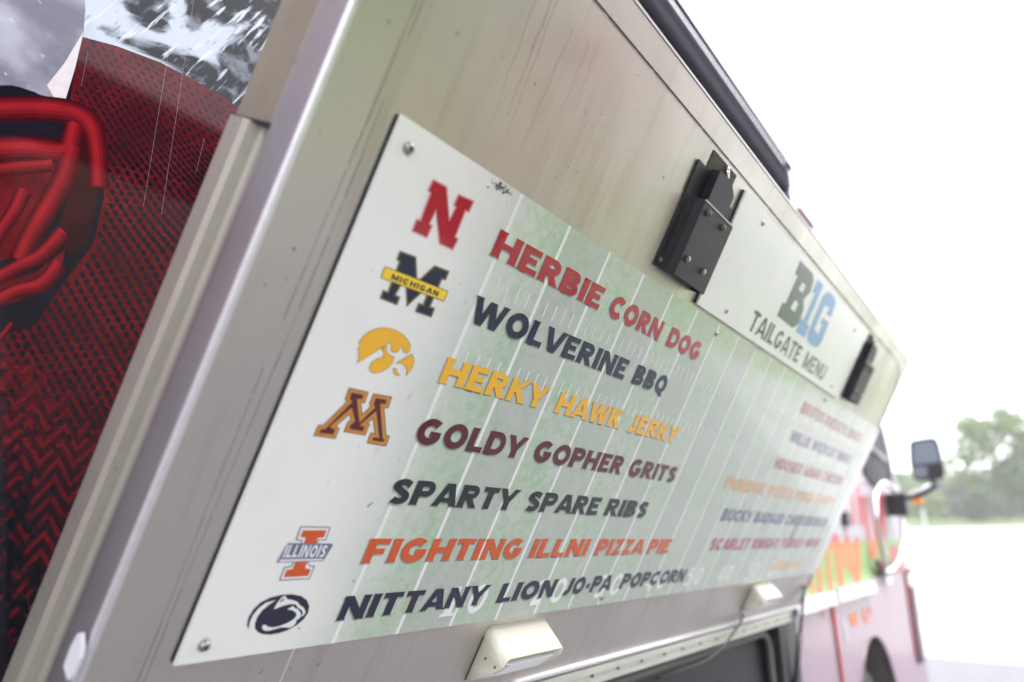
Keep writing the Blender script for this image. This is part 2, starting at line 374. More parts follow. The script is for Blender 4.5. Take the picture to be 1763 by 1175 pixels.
# seam line and belt rail
b = MB(); rl = [sp(1395, 1036), sp(1428, 1024), sp(1428, 1034), sp(1395, 1047)]
za = (sp(1410, 1033)[1]); b.box((opx1-.0, za-.035, .001), (seam_x-.008, za+.035, .035)); b.box((seam_x+.012, za-.03, .001), (sp(1496, 1003)[0], za+.042, .04))
b.obj('belt_rail', M['chrome'], TR, off=TO, bevel=.012)
b = MB(); b.box((seam_x-.012, zb, .0005), (seam_x+.012, za-.2, .004)); b.obj('door_seam', M['gap'], TR, off=TO)
b = MB(); b.box((seam_x-.014, za-.55, .004), (seam_x+.014, za-.04, .012)); b.obj('hinge_strip', M['red_paint'], TR, off=TO)
# red corner light strip near the nose
b = MB(); q = [sp(1556, 985), sp(1560, 985), sp(1580, 1125), sp(1576, 1128)]
b.prism(q, .001, .012); b.obj('corner_strip', M['red_dark'], TR, off=TO)
b = MB(); q = [sp(1564, 1010), sp(1569, 1010), sp(1587, 1140), sp(1580, 1142)]
b.prism(q, .002, .022); b.obj('corner_seal', M['black_plastic'], TR, off=TO)
b = MB(); c_ = sp(1560, 984); b.box((c_[0]-.07, c_[1]-.02, .001), (c_[0]+.12, c_[1]+.03, .05)); b.obj('marker_cap', M['chrome'], TR, off=TO, bevel=.01)
# cab windows
b = MB(); b.prism([sp(1484, 775), sp(1502, 720), sp(1514, 730), sp(1523, 768), sp(1529, 833), sp(1502, 838), sp(1486, 815)], .002, .012)
wn = b.obj('window', M['glass_dark'], TR, off=TO)
b = MB(); b.tube([(*sp(1487, 768), .02), (*sp(1520, 793), .02)], .02, 8); b.tube([(*sp(1515, 735), .015), (*sp(1527, 790), .015), (*sp(1532, 838), .015)], .016, 8)
b.obj('window_frame', M['steel_edge'], wn, True, off=TO)
# front fender panels behind print : red and grey streaks
rnd = random.Random(5)
def strip_print(name, material, quads, h):
    for i_, q in enumerate(quads):
        b = MB(); b.poly([[sp(*p) for p in q]], h+.00003*i_); b.obj(name, material, TR, off=TO)
strip_print('grey_print', M['grey_print'], [[(1440, 835), (1548, 835), (1553, 935), (1436, 935)]], .0008)
strip_print('green_print', M['green_print'], [[(1380, 935), (1553, 930), (1557, 965), (1530, 975), (1490, 1000), (1395, 1035), (1375, 1030)]], .0012)
strip_print('pink_print', M['pink'], [[(x, y0), (x+w_, y0), (x+w_+sh, y1), (x+sh, y1)] for x, w_, y0, y1, sh in
    [(1463, 6, 850, 905, 5), (1472, 9, 840, 905, 8), (1484, 8, 855, 930, 8), (1452, 5, 875, 915, 3), (1500, 6, 870, 930, 6), (1513, 6, 840, 925, 8), (1431, 14, 920, 938, 2), (1452, 10, 922, 938, 2), (1470, 8, 924, 938, 2),
     (1440, 9, 1000, 1025, 4), (1404, 6, 1010, 1032, 3), (1428, 5, 1045, 1075, 4), (1413, 3, 1045, 1065, 2), (1487, 4, 1050, 1075, 4), (1468, 12, 990, 1010, 2), (1530, 22, 940, 985, 3), (1510, 10, 965, 990, 2)]], .0016)
strip_print('orange_print', M['orange_print'], [[(x, y0), (x+w_, y0), (x+w_+sh, y1), (x+sh, y1)] for x, w_, y0, y1, sh in
    [(1392, 6, 990, 1026, 4), (1405, 7, 975, 1022, 5), (1420, 8, 950, 1020, 6), (1432, 10, 938, 1008, 12), (1446, 8, 945, 980, 6), (1456, 8, 938, 990, 7), (1468, 11, 935, 1000, 4), (1494, 15, 930, 962, 1)]]
    + [[(1418, 937), (1480, 934), (1480, 943), (1420, 946)], [(1460, 1062), (1474, 1052), (1478, 1075), (1468, 1080)], [(1483, 1050), (1488, 1048), (1493, 1068), (1488, 1070)], [(1494, 1046), (1498, 1044), (1502, 1058), (1498, 1060)]], .002)
strip_print('dark_print', M['grey_print'], [[(1448, 1068), (1456, 1068), (1464, 1105), (1456, 1108)]], .002)
# grab handle loop
b = MB(); hx = [(*sp(px, py), z) for px, py, z in [(1518, 985, .01), (1510, 972, .05), (1497, 930, .07), (1488, 880, .07), (1490, 848, .07), (1504, 832, .07), (1522, 846, .07), (1534, 885, .07), (1538, 925, .07), (1536, 955, .06), (1528, 978, .04), (1519, 986, .01)]]
# smooth by subdividing
def smooth(P, n=4):
    P = [Vector(p) for p in P]; out = []
    for i in range(len(P)-1):
        p0, p1, p2, p3 = P[max(i-1, 0)], P[i], P[i+1], P[min(i+2, len(P)-1)]
        for j in range(n):
            t = j/n; out.append(.5*((2*p1)+(-p0+p2)*t+(2*p0-5*p1+4*p2-p3)*t*t+(-p0+3*p1-3*p2+p3)*t**3))
    return out+[P[-1]]
b.tube(smooth(hx), .018, 10); gh = b.obj('grab_handle', M['chrome'], TR, True, off=TO)
b = MB(); b.tube(smooth([(*sp(1502, 846), .03), (*sp(1508, 900), .04), (*sp(1513, 960), .03)]), .012, 8); b.obj('grab_rod', M['red_paint'], gh, True, off=TO)
b = MB(); b.tube(smooth([(*sp(1498, 966), .045), (*sp(1508, 985), .03), (*sp(1519, 990), .02), (*sp(1530, 980), .03), (*sp(1536, 968), .045)]), .016, 8); b.obj('handle_foot', M['black_plastic'], gh, True, off=TO)
b = MB(); c_ = sp(1521, 999); b.box((c_[0]-.09, c_[1]-.025, .001), (c_[0]+.09, c_[1]+.025, .04)); b.obj('door_latch', M['chrome'], TR, off=TO, bevel=.01)
b = MB(); c_ = sp(1455, 893); b.box((c_[0]-.10, c_[1]-.045, .001), (c_[0]+.02, c_[1]+.035, .03)); b.obj('side_vent', M['black_plastic'], TR, off=TO)
# wheel arch lip and wheel
b = MB(); wi = [(x, y, -.02) for x, y in arch]
for i in range(16):
    a_, c2 = arch[i], arch[i+1]
    b.face([(a_[0], a_[1], .012), (c2[0], c2[1], .012), (c2[0], c2[1], -.42), (a_[0], a_[1], -.42)])
b.obj('wheel_arch', M['flare_rubber'], TR, True, off=TO)
b = MB(); b.tube([(x, y, .002) for x, y in arch], .005, 6); b.obj('arch_lip', M['white_paint'], TR, True, off=TO)
b = MB(); b.box((ac[0]-ar_, zb, -.44), (ac[0]+ar_, ac[1]+ar_, -.425)); b.obj('arch_liner', M['wheel_well'], TR, off=TO)
wr = .45; wc = (ac[0], -EYE.z+wr)
wh = bpy.data.objects.new('wheel', None); C.objects.link(wh); wh.parent = TR; wh.location = (wc[0]-TO[0], wc[1]-TO[1], -.2-TO[2])
def lathe(prof, seg=40):
    b = MB(); k = len(prof)
    for i in range(seg):
        th = 2*math.pi*i/seg
        for r_, z in prof: b.v.append((r_*math.cos(th), r_*math.sin(th), z))
    for i in range(seg):
        for j in range(k-1):
            i2 = (i+1) % seg; b.f.append((i*k+j, i2*k+j, i2*k+j+1, i*k+j+1)); b.mi.append(0)
    return b
lathe([(.28, -.12), (.42, -.12), (.45, -.09), (.45, .09), (.42, .12), (.28, .12)]).obj('tyre', M['rubber'], wh, True)
lathe([(.001, .06), (.1, .06), (.11, .03), (.2, -.02), (.27, .10), (.285, .12)]).obj('rim', M['steel_edge'], wh, True)

# trim under the hatch hinge: riveted aluminium strip, standing off the wall
TRIM = -1.39*D-SX      # local z of the hinge plane
b = MB(); z0, z1 = -.4930*D, -.4300*D
b.box((-.3, z0, -.005), (4.79*D, z1-.004, TRIM-.001)); b.box((-.3, z1-.028*D, TRIM-.001), (4.79*D, z1-.004, TRIM+.006))
b.box((-.3, z0, TRIM-.001), (4.79*D, z0+.010, TRIM+.004))
tm = b.obj('hinge_trim', M['hinge'], TR, off=TO, bevel=.0015)
rv = [2.318, 2.51, 2.706, 2.92, 3.114, 3.312, 3.519, 3.733, 3.915, 4.119, 4.307, 4.51]
rv = [2.318-.2*i for i in range(8, 0, -1)]+rv
first = None
for x in rv:
    if first is None:
        b = MB(); b.dome((0, 0, 0), .0046, .003, 10); first = b.obj('rivet', M['speckle'], tm, True); o = first
    else: o = first.copy(); C.objects.link(o); o.parent = tm
    o.location = (x*D-TO[0], -.464*D-TO[1], TRIM+.0005-TO[2])
# black moulding with rounded inner panel
b = MB(); T2 = TRIM-.02
b.box((-.3, -1.5*D, T2-.12), (opx1, z0-.001, T2-.10))
b.box((4.62*D, zb, T2-.10), (4.80*D, z0-.002, T2+.004))
b.box((-.3, z0-.018*D, T2-.1), (4.62*D, z0-.002, T2))
fr = b.obj('opening_frame', M['black_plastic'], TR, off=TO, bevel=.004)
def rrect(x0, y0, x1, y1, r, n=8):
    o = []
    for cx, cy, a0 in ((x1-r, y0+r, -90), (x1-r, y1-r, 0), (x0+r, y1-r, 90), (x0+r, y0+r, 180)):
        for i in range(n+1): a = R(a0+90*i/n); o.append((cx+r*math.cos(a), cy+r*math.sin(a)))
    return o
b = MB(); rr_ = rrect(.2, -1.6*D, 4.52*D, -.535*D, .07)
b.tube([(x, y, T2-.02) for x, y in rr_]+[(rr_[0][0], rr_[0][1], T2-.02)], .012, 8, cap=False); b.obj('moulding', M['flare_rubber'], fr, True, off=TO)
b = MB(); b.prism(offset(rr_, -.012), T2-.06, T2-.045); b.obj('dark_panel', M['black_metal'], fr, off=TO)

# mirror
def Yp(px, py, Y): v = yp(px, py, Y); return (v.y, v.z-EYE.z, v.x-SX)     # truck frame coords at world distance Y
MY = 6.25
def mslab(name, pts, Y, th, material, parent, bev=0.):
    b = MB(); f_ = [Vector(Yp(px, py, Y)) for px, py in pts]; n = len(f_); k = 0
    bk = [v+Vector((th, 0, 0)) for v in f_]
    c0 = sum(bk, Vector())/n; bk = [c0+(v-c0)*(.82 if th > .05 else 1) for v in bk]
    b.face(f_); b.face(bk[::-1])
    for i in range(n): j = (i+1) % n; b.face([f_[j], f_[i], bk[i], bk[j]])
    return b.obj(name, material, parent, off=TO, bevel=bev)
mh = mslab('mirror_head', [(1565, 764), (1571, 758), (1604, 753), (1612, 755), (1618, 768), (1626, 815), (1622, 825), (1583, 829), (1573, 824), (1567, 800)], MY, .12, M['black_plastic'], TR, .012)
mslab('mirror_glass', [(1570, 766), (1575, 762), (1608, 758), (1613, 770), (1617, 796), (1572, 801)], MY-.004, .003, M['mirror_glass'], mh)
mslab('mirror_glass', [(1572, 804), (1596, 803), (1598, 820), (1584, 825), (1575, 820)], MY-.004, .003, M['mirror_glass'], mh)
b = MB(); b.tube([Yp(1612, 834, MY+.05), Yp(1595, 846, MY+.03), Yp(1572, 856, MY), Yp(1545, 858, MY-.02)], .024, 8); ma = b.obj('mirror_arm', M['black_plastic'], TR, True, off=TO)
b = MB(); b.tube([Yp(1603, 834, MY+.0), Yp(1590, 842, MY-.02), Yp(1568, 851, MY-.04), Yp(1540, 852, MY-.06)], .016, 8); b.obj('arm_cover', M['chrome'], ma, True, off=TO)
b = MB(); b.tube([Yp(1605, 831, MY+.06), Yp(1607, 824, MY+.06)], .02, 8); b.obj('mirror_post', M['black_plastic'], ma, True, off=TO)
b = MB(); p0 = Yp(1549, 866, MY-.02); b.box((p0[0]-.05, p0[1]-.10, p0[2]-.09), (p0[0]+.05, p0[1]+.07, p0[2]+.05)); b.obj('mirror_mount', M['black_plastic'], ma, off=TO, bevel=.01)
b = MB(); p0 = Yp(1581, 863, MY); b.box((p0[0]-.03, p0[1]-.018, p0[2]-.035), (p0[0]+.03, p0[1]+.016, p0[2]+.035)); b.obj('indicator', M['amber'], ma, off=TO, bevel=.008)

# ------------------------------------------------------------------ printed wrap near the lens (flat layers on the wall)
def shade_mat(name, fn, rough=.07, spec=.22):
    m = bpy.data.materials.new(name); m.use_nodes = True; N, L = m.node_tree.nodes, m.node_tree.links
    b = N['Principled BSDF']; b.inputs['Roughness'].default_value = rough; b.inputs['Specular IOR Level'].default_value = spec
    tc = N.new('ShaderNodeTexCoord')
    class K: pass
    k = K()
    def noise(scale, st=(1, 1, 1), detail=4, rot=0, dist=0.):
        mp = N.new('ShaderNodeMapping'); mp.inputs['Rotation'].default_value = (0, 0, R(rot)); L.new(tc.outputs['Object'], mp.inputs[0])
        mp2 = N.new('ShaderNodeMapping'); mp2.inputs['Scale'].default_value = st; L.new(mp.outputs[0], mp2.inputs[0])
        z = N.new('ShaderNodeTexNoise'); z.inputs['Scale'].default_value = scale; z.inputs['Detail'].default_value = detail; z.inputs['Distortion'].default_value = dist
        L.new(mp2.outputs[0], z.inputs['Vector']); return z.outputs[0]
    def wave(scale, st=(1, 1, 1), rot=0, dist=2.):
        mp = N.new('ShaderNodeMapping'); mp.inputs['Rotation'].default_value = (0, 0, R(rot)); mp.inputs['Scale'].default_value = st; L.new(tc.outputs['Object'], mp.inputs[0])
        z = N.new('ShaderNodeTexWave'); z.inputs['Scale'].default_value = scale; z.inputs['Distortion'].default_value = dist; z.inputs['Detail Scale'].default_value = 2
        L.new(mp.outputs[0], z.inputs['Vector']); return z.outputs[1]
    def rng(src, a, b_, c=0., d=1.):
        r = N.new('ShaderNodeMapRange'); r.interpolation_type = 'SMOOTHSTEP'; r.inputs[1].default_value = a; r.inputs[2].default_value = b_; r.inputs[3].default_value = c; r.inputs[4].default_value = d
        L.new(src, r.inputs[0]); return r.outputs[0]
    def mix(f, a, c):
        x = N.new('ShaderNodeMix'); x.data_type = 'RGBA'; L.new(f, x.inputs[0])
        for idx, v in ((6, a), (7, c)):
            if isinstance(v, tuple): x.inputs[idx].default_value = (*v, 1)
            else: L.new(v, x.inputs[idx])
        return x.outputs[2]
    def mul(a, c, op='MULTIPLY'):
        x = N.new('ShaderNodeMath'); x.operation = op
        for i, v in ((0, a), (1, c)):
            if isinstance(v, (int, float)): x.inputs[i].default_value = v
            else: L.new(v, x.inputs[i])
        return x.outputs[0]
    def axis(i):
        x = N.new('ShaderNodeSeparateXYZ'); L.new(tc.outputs['Object'], x.inputs[0]); return x.outputs[i]
    k.noise, k.wave, k.rng, k.mix, k.mul, k.axis = noise, wave, rng, mix, mul, axis
    L.new(fn(k), b.inputs['Base Color']); k.N, k.L, k.b = N, L, b
    return m
WO = (.40, -.1, 0)                                   # local origin of the wrap prints (truck frame)
M['wrap_dark'] = mat('dark_print', (.004, .004, .007), .07, spec=.22, var=(.011, .009, .016), vs=14)
def f_stadium(k):
    st = k.noise(30, (3.4, .34, 1), 4, rot=26); bl_ = k.noise(5.5, (1, 1.4, 1), 5, rot=-35, dist=.9)
    x = k.mul(k.axis(0), .8)
    c = k.mix(k.rng(k.mul(bl_, x, 'ADD'), .47, .55), (.40, .44, .53), (.010, .012, .016))
    c = k.mix(k.mul(k.rng(k.noise(22, (1, 1, 1), 4), .52, .66), .45), c, (.30, .33, .40))
    c = k.mix(k.mul(k.rng(st, .56, .64), .9), c, (.50, .54, .63))
    return k.mix(k.mul(k.rng(k.noise(44, (3, .4, 1), 3, rot=26), .60, .68), .5), c, (.08, .09, .12))
M['stadium'] = shade_mat('stadium_lights_print', f_stadium)
def f_helmet(k):
    c = k.mix(k.rng(k.noise(9, (1, 1, 1), 4), .35, .65), (.12, .12, .16), (.33, .33, .40))
    return k.mix(k.mul(k.rng(k.noise(60, (1, 2.5, 1), 5, rot=30), .66, .74), .45), c, (.60, .61, .68))
M['helmet'] = shade_mat('silver_helmet_print', f_helmet)
def f_jersey(k):
    th = k.noise(420, (.45, 3, 1), 3)
    c = k.mix(k.rng(k.noise(12, (1, 1, 1), 4), .3, .7), (.058, .004, .006), (.12, .008, .011))
    c = k.mix(k.rng(th, .45, .60), c, (.04, .004, .007))
    xx, yy = k.axis(0), k.axis(1); low = k.rng(yy, .12, .46, 1, 0); left = k.rng(k.mul(xx, k.mul(yy, .30), 'ADD'), -.16, .05, 1, 0)
    jit = k.mul(k.mul(k.noise(22, (1, 1, 1), 3), -.5, 'ADD'), .55)
    tri = k.mul(k.mul(k.mul(k.mul(xx, 26), 0, 'FRACT'), -.5, 'ADD'), 0, 'ABSOLUTE')
    zz = k.mul(k.mul(k.mul(k.mul(yy, 46), k.mul(tri, 2.6), 'ADD'), jit, 'ADD'), 0, 'FRACT')
    band = k.mul(k.rng(zz, .30, .42), k.rng(zz, .98, .86))
    c = k.mix(k.mul(k.mul(band, low), .96), c, (.008, .004, .008))
    fine = k.noise(75, (1, .7, 1), 4)
    v = k.mul(k.mul(fine, k.mul(k.mul(left, low), .50), 'ADD'), k.mul(k.noise(7, (1, 1, 1), 2), .35), 'ADD')
    return k.mix(k.rng(v, .80, 1.0), c, (.004, .004, .008))
M['jersey'] = shade_mat('red_jersey_print', f_jersey)
def flat(name, material, loops, h, parent=TR):
    b = MB()
    for lp in loops: b.poly([[sp(*p) for p in lp]], h)
    return b.obj(name, material, parent, off=(WO[0], WO[1], 0)) , b
def wrap_obj(name, material, polys_px, h):
    b = MB()
    for lp in polys_px: b.poly([[sp(*p) for p in lp]], h)
    o = b.obj(name, material, TR, off=(WO[0], WO[1], 0)); o.location = (WO[0]-TO[0], WO[1]-TO[1], -TO[2]); return o
wrap_obj('printed_wrap', M['wrap_dark'], [[(-260, -160), (760, -160), (760, 300), (560, 1300), (-260, 1300)]], .0006)
wrap_obj('stadium_print', M['stadium'], [[(110, -120), (760, -120), (700, 240), (410, 185), (340, 142), (275, 108), (200, 80), (140, 64)]], .0010)
JP = [(118, 180), (140, 64), (200, 80), (275, 108), (340, 142), (410, 185), (700, 300), (560, 1300), (40, 1300), (-10, 1100), (-60, 800), (-60, 560), (60, 540), (150, 430), (176, 350), (178, 240), (150, 190)]
wrap_obj('jersey_print', M['jersey'], [JP], .0012)
wrap_obj('helmet_print', M['helmet'], [[(-120, -120), (142, -120), (146, 20), (143, 60), (128, 120), (112, 172), (86, 176), (60, 160), (30, 150), (-120, 150)]], .0016)
wrap_obj('helmet_edge', mat('pale_grey_print', (.42, .38, .40), .35, var=(.5, .46, .5), vs=60), [[(143, 55), (128, 120), (112, 172), (92, 170), (80, 148), (110, 110)]], .0018)
# facemask: dark ground, then red padded bars in three tones
def ribbon(b, pts, w_, h):
    P = smooth([(*p, 0) for p in pts], 6); L_ = []; R_ = []
    for i, p in enumerate(P):
        t = (P[min(i+1, len(P)-1)]-P[max(i-1, 0)]).normalized(); nn = Vector((-t.y, t.x, 0)); ww = w_[0]+(w_[1]-w_[0])*i/(len(P)-1)
        L_.append(p+nn*ww/2); R_.append(p-nn*ww/2)
    for i in range(len(P)-1):
        q = [sp(v.x, v.y) for v in (L_[i], R_[i], R_[i+1], L_[i+1])]
        b.face([(*v, h) for v in q])
wrap_obj('facemask_print', M['wrap_dark'], [[(-120, 150), (20, 148), (70, 165), (130, 178), (160, 200), (176, 240), (178, 340), (160, 420), (100, 500), (60, 560), (-120, 620)]], .0020)
wrap_obj('glove_print', mat('deep_glove_print', (.13, .006, .011), .07, spec=.22, var=(.03, .003, .005), vs=16), [[(-120, 262), (118, 258), (112, 302), (60, 400), (20, 445), (-120, 480)], [(60, 470), (112, 430), (100, 480), (30, 520), (-100, 560), (-100, 520)]], .00205)
wrap_obj('recess_print', mat('brown_red_print', (.035, .006, .008), .07, spec=.22, var=(.012, .005, .006), vs=20), [[(130, 225), (158, 235), (168, 330), (150, 420), (118, 440), (95, 400), (120, 330)]], .00207)
bars = [[(-60, 192), (60, 188), (125, 196), (155, 218), (166, 262), (168, 325)], [(-60, 262), (40, 256), (108, 262), (122, 240), (128, 215)], [(122, 255), (112, 300), (88, 345), (55, 400), (30, 450)],
        [(-60, 300), (30, 290), (90, 285)], [(40, 330), (20, 370), (-30, 440)], [(108, 400), (70, 440), (30, 460), (-40, 500)], [(100, 455), (70, 490), (20, 505), (-40, 540)], [(-30, 620), (20, 560)]]
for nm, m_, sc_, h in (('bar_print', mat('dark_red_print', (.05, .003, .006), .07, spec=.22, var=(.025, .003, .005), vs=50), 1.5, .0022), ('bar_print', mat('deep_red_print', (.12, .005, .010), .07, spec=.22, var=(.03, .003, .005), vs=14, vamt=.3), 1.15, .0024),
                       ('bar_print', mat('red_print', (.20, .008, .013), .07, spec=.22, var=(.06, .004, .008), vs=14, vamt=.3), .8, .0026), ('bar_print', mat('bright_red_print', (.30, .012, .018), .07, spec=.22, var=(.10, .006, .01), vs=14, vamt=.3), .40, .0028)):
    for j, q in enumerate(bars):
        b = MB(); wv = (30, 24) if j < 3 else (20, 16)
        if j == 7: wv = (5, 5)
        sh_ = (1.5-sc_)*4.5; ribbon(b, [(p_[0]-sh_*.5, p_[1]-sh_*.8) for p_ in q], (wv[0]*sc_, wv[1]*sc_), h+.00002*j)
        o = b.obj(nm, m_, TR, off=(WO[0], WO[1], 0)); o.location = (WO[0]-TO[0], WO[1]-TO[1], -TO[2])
# mesh holes of the jersey fabric: ovals laid in fanned rows
def inside(p, poly):
    c = False; n = len(poly)
    for i in range(n):
        a, d = poly[i], poly[i-1]
        if (a[1] > p[1]) != (d[1] > p[1]) and p[0] < (d[0]-a[0])*(p[1]-a[1])/(d[1]-a[1])+a[0]: c = not c
    return c
b = MB(); rnd = random.Random(3)
for j in range(-16, 74):
    for i in range(-14, 34):
        u = i*17.0+(8.5 if j % 2 else 0); v = j*10.0+(max(0, j-18)*4.0)
        f = max(0., min(1., 1-(v-60)/300))          # fanned across the shoulder, level below
        x = 130+u*(1-.10*f)-v*.08; y = 88+v+u*(.30*f-.10*(1-f))+u*u*.0006*f
        if not inside((x, y), JP) or not inside((x-8, y-6), JP) or not inside((x+4, y-5), JP) or x > 520 or y > 1250: continue
        dark = max(0., min(1., (y-560+.9*(160-x))/260)) if y > 480 else 0
        if dark > .62 and rnd.random() < dark*.8: continue
        rw, rh = 4.3+rnd.uniform(-.4, .4), 4.6+rnd.uniform(-.5, .5)+2.0*(1-f)
        edge = min(1, max(.35, (y-64-.40*(x-140))/90)) if x > 140 else 1
        rh *= .55+.45*edge; rw *= .8+.2*edge; tl = .62*f
        pts = []
        for q in range(8):
            a = q*math.pi/4; ex, ey = rw*math.cos(a)*1.1, rh*math.sin(a)
            pts.append(sp(x+ex*math.cos(tl)+ey*.25, y+ey+ex*math.sin(tl)))
        b.face([(*p, .0014) for p in pts[::-1]])
o = b.obj('mesh_holes_print', M['wrap_dark'], TR, off=(WO[0], WO[1], 0)); o.location = (WO[0]-TO[0], WO[1]-TO[1], -TO[2]); o['kind'] = 'stuff'
# long fine scratches in the vinyl
b = MB()
for x0_, x1_, y1_ in ((304, 245, 357), (332, 276, 371), (150, 138, 150), (350, 335, 300)):
    y0_ = -60 if x0_ > 200 and x0_ < 340 else y1_-60
    w_ = .3
    b.face([(*sp(x0_+9 if y0_ == -60 else x0_, y0_), .003), (*sp(x1_, y1_), .003), (*sp(x1_+w_, y1_), .003), (*sp(x0_+w_+(9 if y0_ == -60 else 0), y0_), .003)])
b.obj('scratches', mat('faint_scratch', (.75, .75, .8), .4, alpha=.42), TR, off=TO)['kind'] = 'stuff'

# ================================================================== HATCH
HT, HB, HL, HR, TH = .7385, -1.056, .535, 5.047, .28
HO = (HL*D, HB*D, 0); x00 = HL*D
HA = thing('service_hatch', 'large open stainless steel serving hatch tilted out from the truck side', 'hatch', HM, HO)
b = MB(); fr_ = .0035                               # recessed main sheet and proud border band
b.box((x00+.0072, HB*D, -.02), ((HR-.012)*D, .662*D, 0)); b.obj('inner_sheet', M['steel'], HA, off=HO)
b = MB(); b.prism([((HL+.012)*D, .664*D), ((HR-.45)*D, .664*D), ((HR-.25)*D, .655*D), ((HR-.14)*D, .62*D), ((HR-.075)*D, .56*D), ((HR-.05)*D, .50*D), ((HR-.008)*D, .50*D), ((HR-.008)*D, HT*D-.004), ((HL+.012)*D, HT*D-.004)], -.02, .0016)
b.obj('top_band', M['steel'], HA, off=HO, bevel=.0012)
b = MB(); b.box((HL*D+.004, (HT)*D-.0035, -.03), (HR*D, HT*D, .003)); b.obj('top_edge', M['bright_edge'], HA, off=HO)
b = MB(); b.box((HR*D-.004, HB*D, -.16), (HR*D, HT*D-.004, .003)); b.obj('end_edge', M['steel_edge'], HA, off=HO)
b = MB(); b.box((HL*D+.02, HB*D+.04, -TH*D), (HR*D-.005, HT*D-.02, -.021)); b.obj('hatch_core', M['steel_dull'], HA, off=HO)
b = MB(); b.box((HL*D+.004, HT*D-.019, -TH*D), (HR*D-.005, HT*D-.0045, -.021)); b.obj('top_skin', M['steel_edge'], HA, off=HO)
# near end: rounded nose, folded flange, groove, channel and outer skin (profile x,z extruded along y)
def extr_y(b, prof, y0, y1, mi=0):
    n = len(prof); k = len(b.v)
    b.v += [(x, y0, z) for x, z in prof]+[(x, y1, z) for x, z in prof]
    for i in range(n-1): b.f.append((k+i, k+i+1, k+n+i+1, k+n+i)); b.mi.append(mi)
x0 = HL*D
b = MB(); pr = [(x0+.0070, .0006), (x0+.0050, .0006), (x0+.0022, -.0004), (x0+.0006, -.0028), (x0, -.0060)]
extr_y(b, pr, HB*D, HT*D-.004); b.obj('rolled_edge', M['bright_edge'], HA, True, off=HO)
b = MB(); pr = [(x0, -.0060), (x0-.0005, -.020), (x0-.0005, -.045), (x0+.0005, -.056), (x0+.004, -.061), (x0+.016, -.062)]
extr_y(b, pr, HB*D, HT*D-.004); b.obj('end_flange', M['steel_edge'], HA, False, off=HO, bevel=.002)
JT = .13*D
b = MB(); pr = [(x0+.019, -.0625), (x0+.019, -.104), (x0+.005, -.111), (x0+.001, -.118), (x0+.001, -.150), (x0+.009, -TH*D), (x0+.03, -TH*D-.001)]
extr_y(b, pr, HB*D, JT); b.obj('lower_channel', M['steel_dull'], HA, False, off=HO, bevel=.004)
b = MB(); pr = [(x0+.016, -.0625), (x0+.022, -.066), (x0+.020, -.10), (x0+.014, -.14), (x0+.010, -TH*D+.010), (x0+.012, -TH*D+.004), (x0+.03, -TH*D+.002)]
extr_y(b, pr, JT+.002, HT*D-.004); b.obj('upper_channel', mat('dull_tan_aluminium', (.34, .315, .25), .5, .7, var=(.28, .26, .20), vs=20), HA, False, off=HO, bevel=.003)
b = MB(); b.box((x0+.006, JT-.0005, -TH*D+.004), (x0+.028, JT+.0025, -.068)); b.obj('channel_joint', M['gap'], HA, off=HO)
# bottom edge piano hinge
b = MB(); b.tube([((HL+.02)*D, HB*D-.001, .0015), (HR*D-.01, HB*D-.001, .0015)], .0065, 10); b.obj('hinge_pin', M['bright_edge'], HA, True, off=HO)
# weld line and dents, screws of the border
b = MB()
for k_, off_ in ((0, 0), (1, .016)):
    yy = HB*D+.02
    while yy < HT*D-.05:
        l = random.uniform(.02, .06); x = (.636+off_)*D+.0015*math.sin(yy*9+k_*2); w_ = random.uniform(.0005, .0013)
        if random.random() < .9: b.face([(x, yy, .0004), (x+w_, yy, .0004), (x+w_, yy+l, .0004), (x, yy+l, .0004)])
        yy += l+random.uniform(0, .004)
yy = 1.0*D
while yy < 4.5*D:
    l = random.uniform(.02, .08); b.face([(yy, .660*D, .0018), (yy+l, .660*D, .0018), (yy+l, .6645*D, .0018), (yy, .6645*D, .0018)]); yy += l+random.uniform(0, .01)
b.obj('seam_line', mat('seam_dirt', (.10, .09, .085), .7, alpha=.55), HA, off=HO)['kind'] = 'stuff'
b = MB(); rnd = random.Random(11)
def blob(b, s, t, r, h, rnd, el=1., n=7):
    a0 = rnd.uniform(0, 6.28); pts = []
    for q in range(n):
        a = a0+q*6.283/n; rr = r*rnd.uniform(.6, 1.2); pts.append((s+rr*math.cos(a), t+rr*el*math.sin(a), h))
    b.face(pts)
for q in range(110):
    s = rnd.uniform(.6, 4.9)*D; t = rnd.uniform(-1.0, .65)*D
    blob(b, s, t, rnd.uniform(.0004, .0011), .00045, rnd, rnd.uniform(.8, 2.5))
for px, py, r_ in ((512, 432, 2.2), (462, 494, 2.2), (557, 230, 1.6), (928, 146, 2.2), (1000, 298, 2), (964, 308, 1.6), (985, 290, 1.6), (1066, 434, 1.6)):
    s, t = hp(px, py); blob(b, s, t, r_*.0006, .0005, rnd, 1.3)
b.obj('dirt_specks', M['speckle'], HA, off=HO)['kind'] = 'stuff'
b = MB(); s, t = hp(500, 1150)
b.face([(s-.0015, -1.0*D, .0004), (s+.001, -1.0*D, .0004), (s+.001, -.81*D, .0004), (s-.0015, -.81*D, .0004)]); b.obj('pale_line', mat('pale_line_metal', (.8, .8, .8), .3, .6), HA, off=HO)  # thin pale line on the sheet below the board

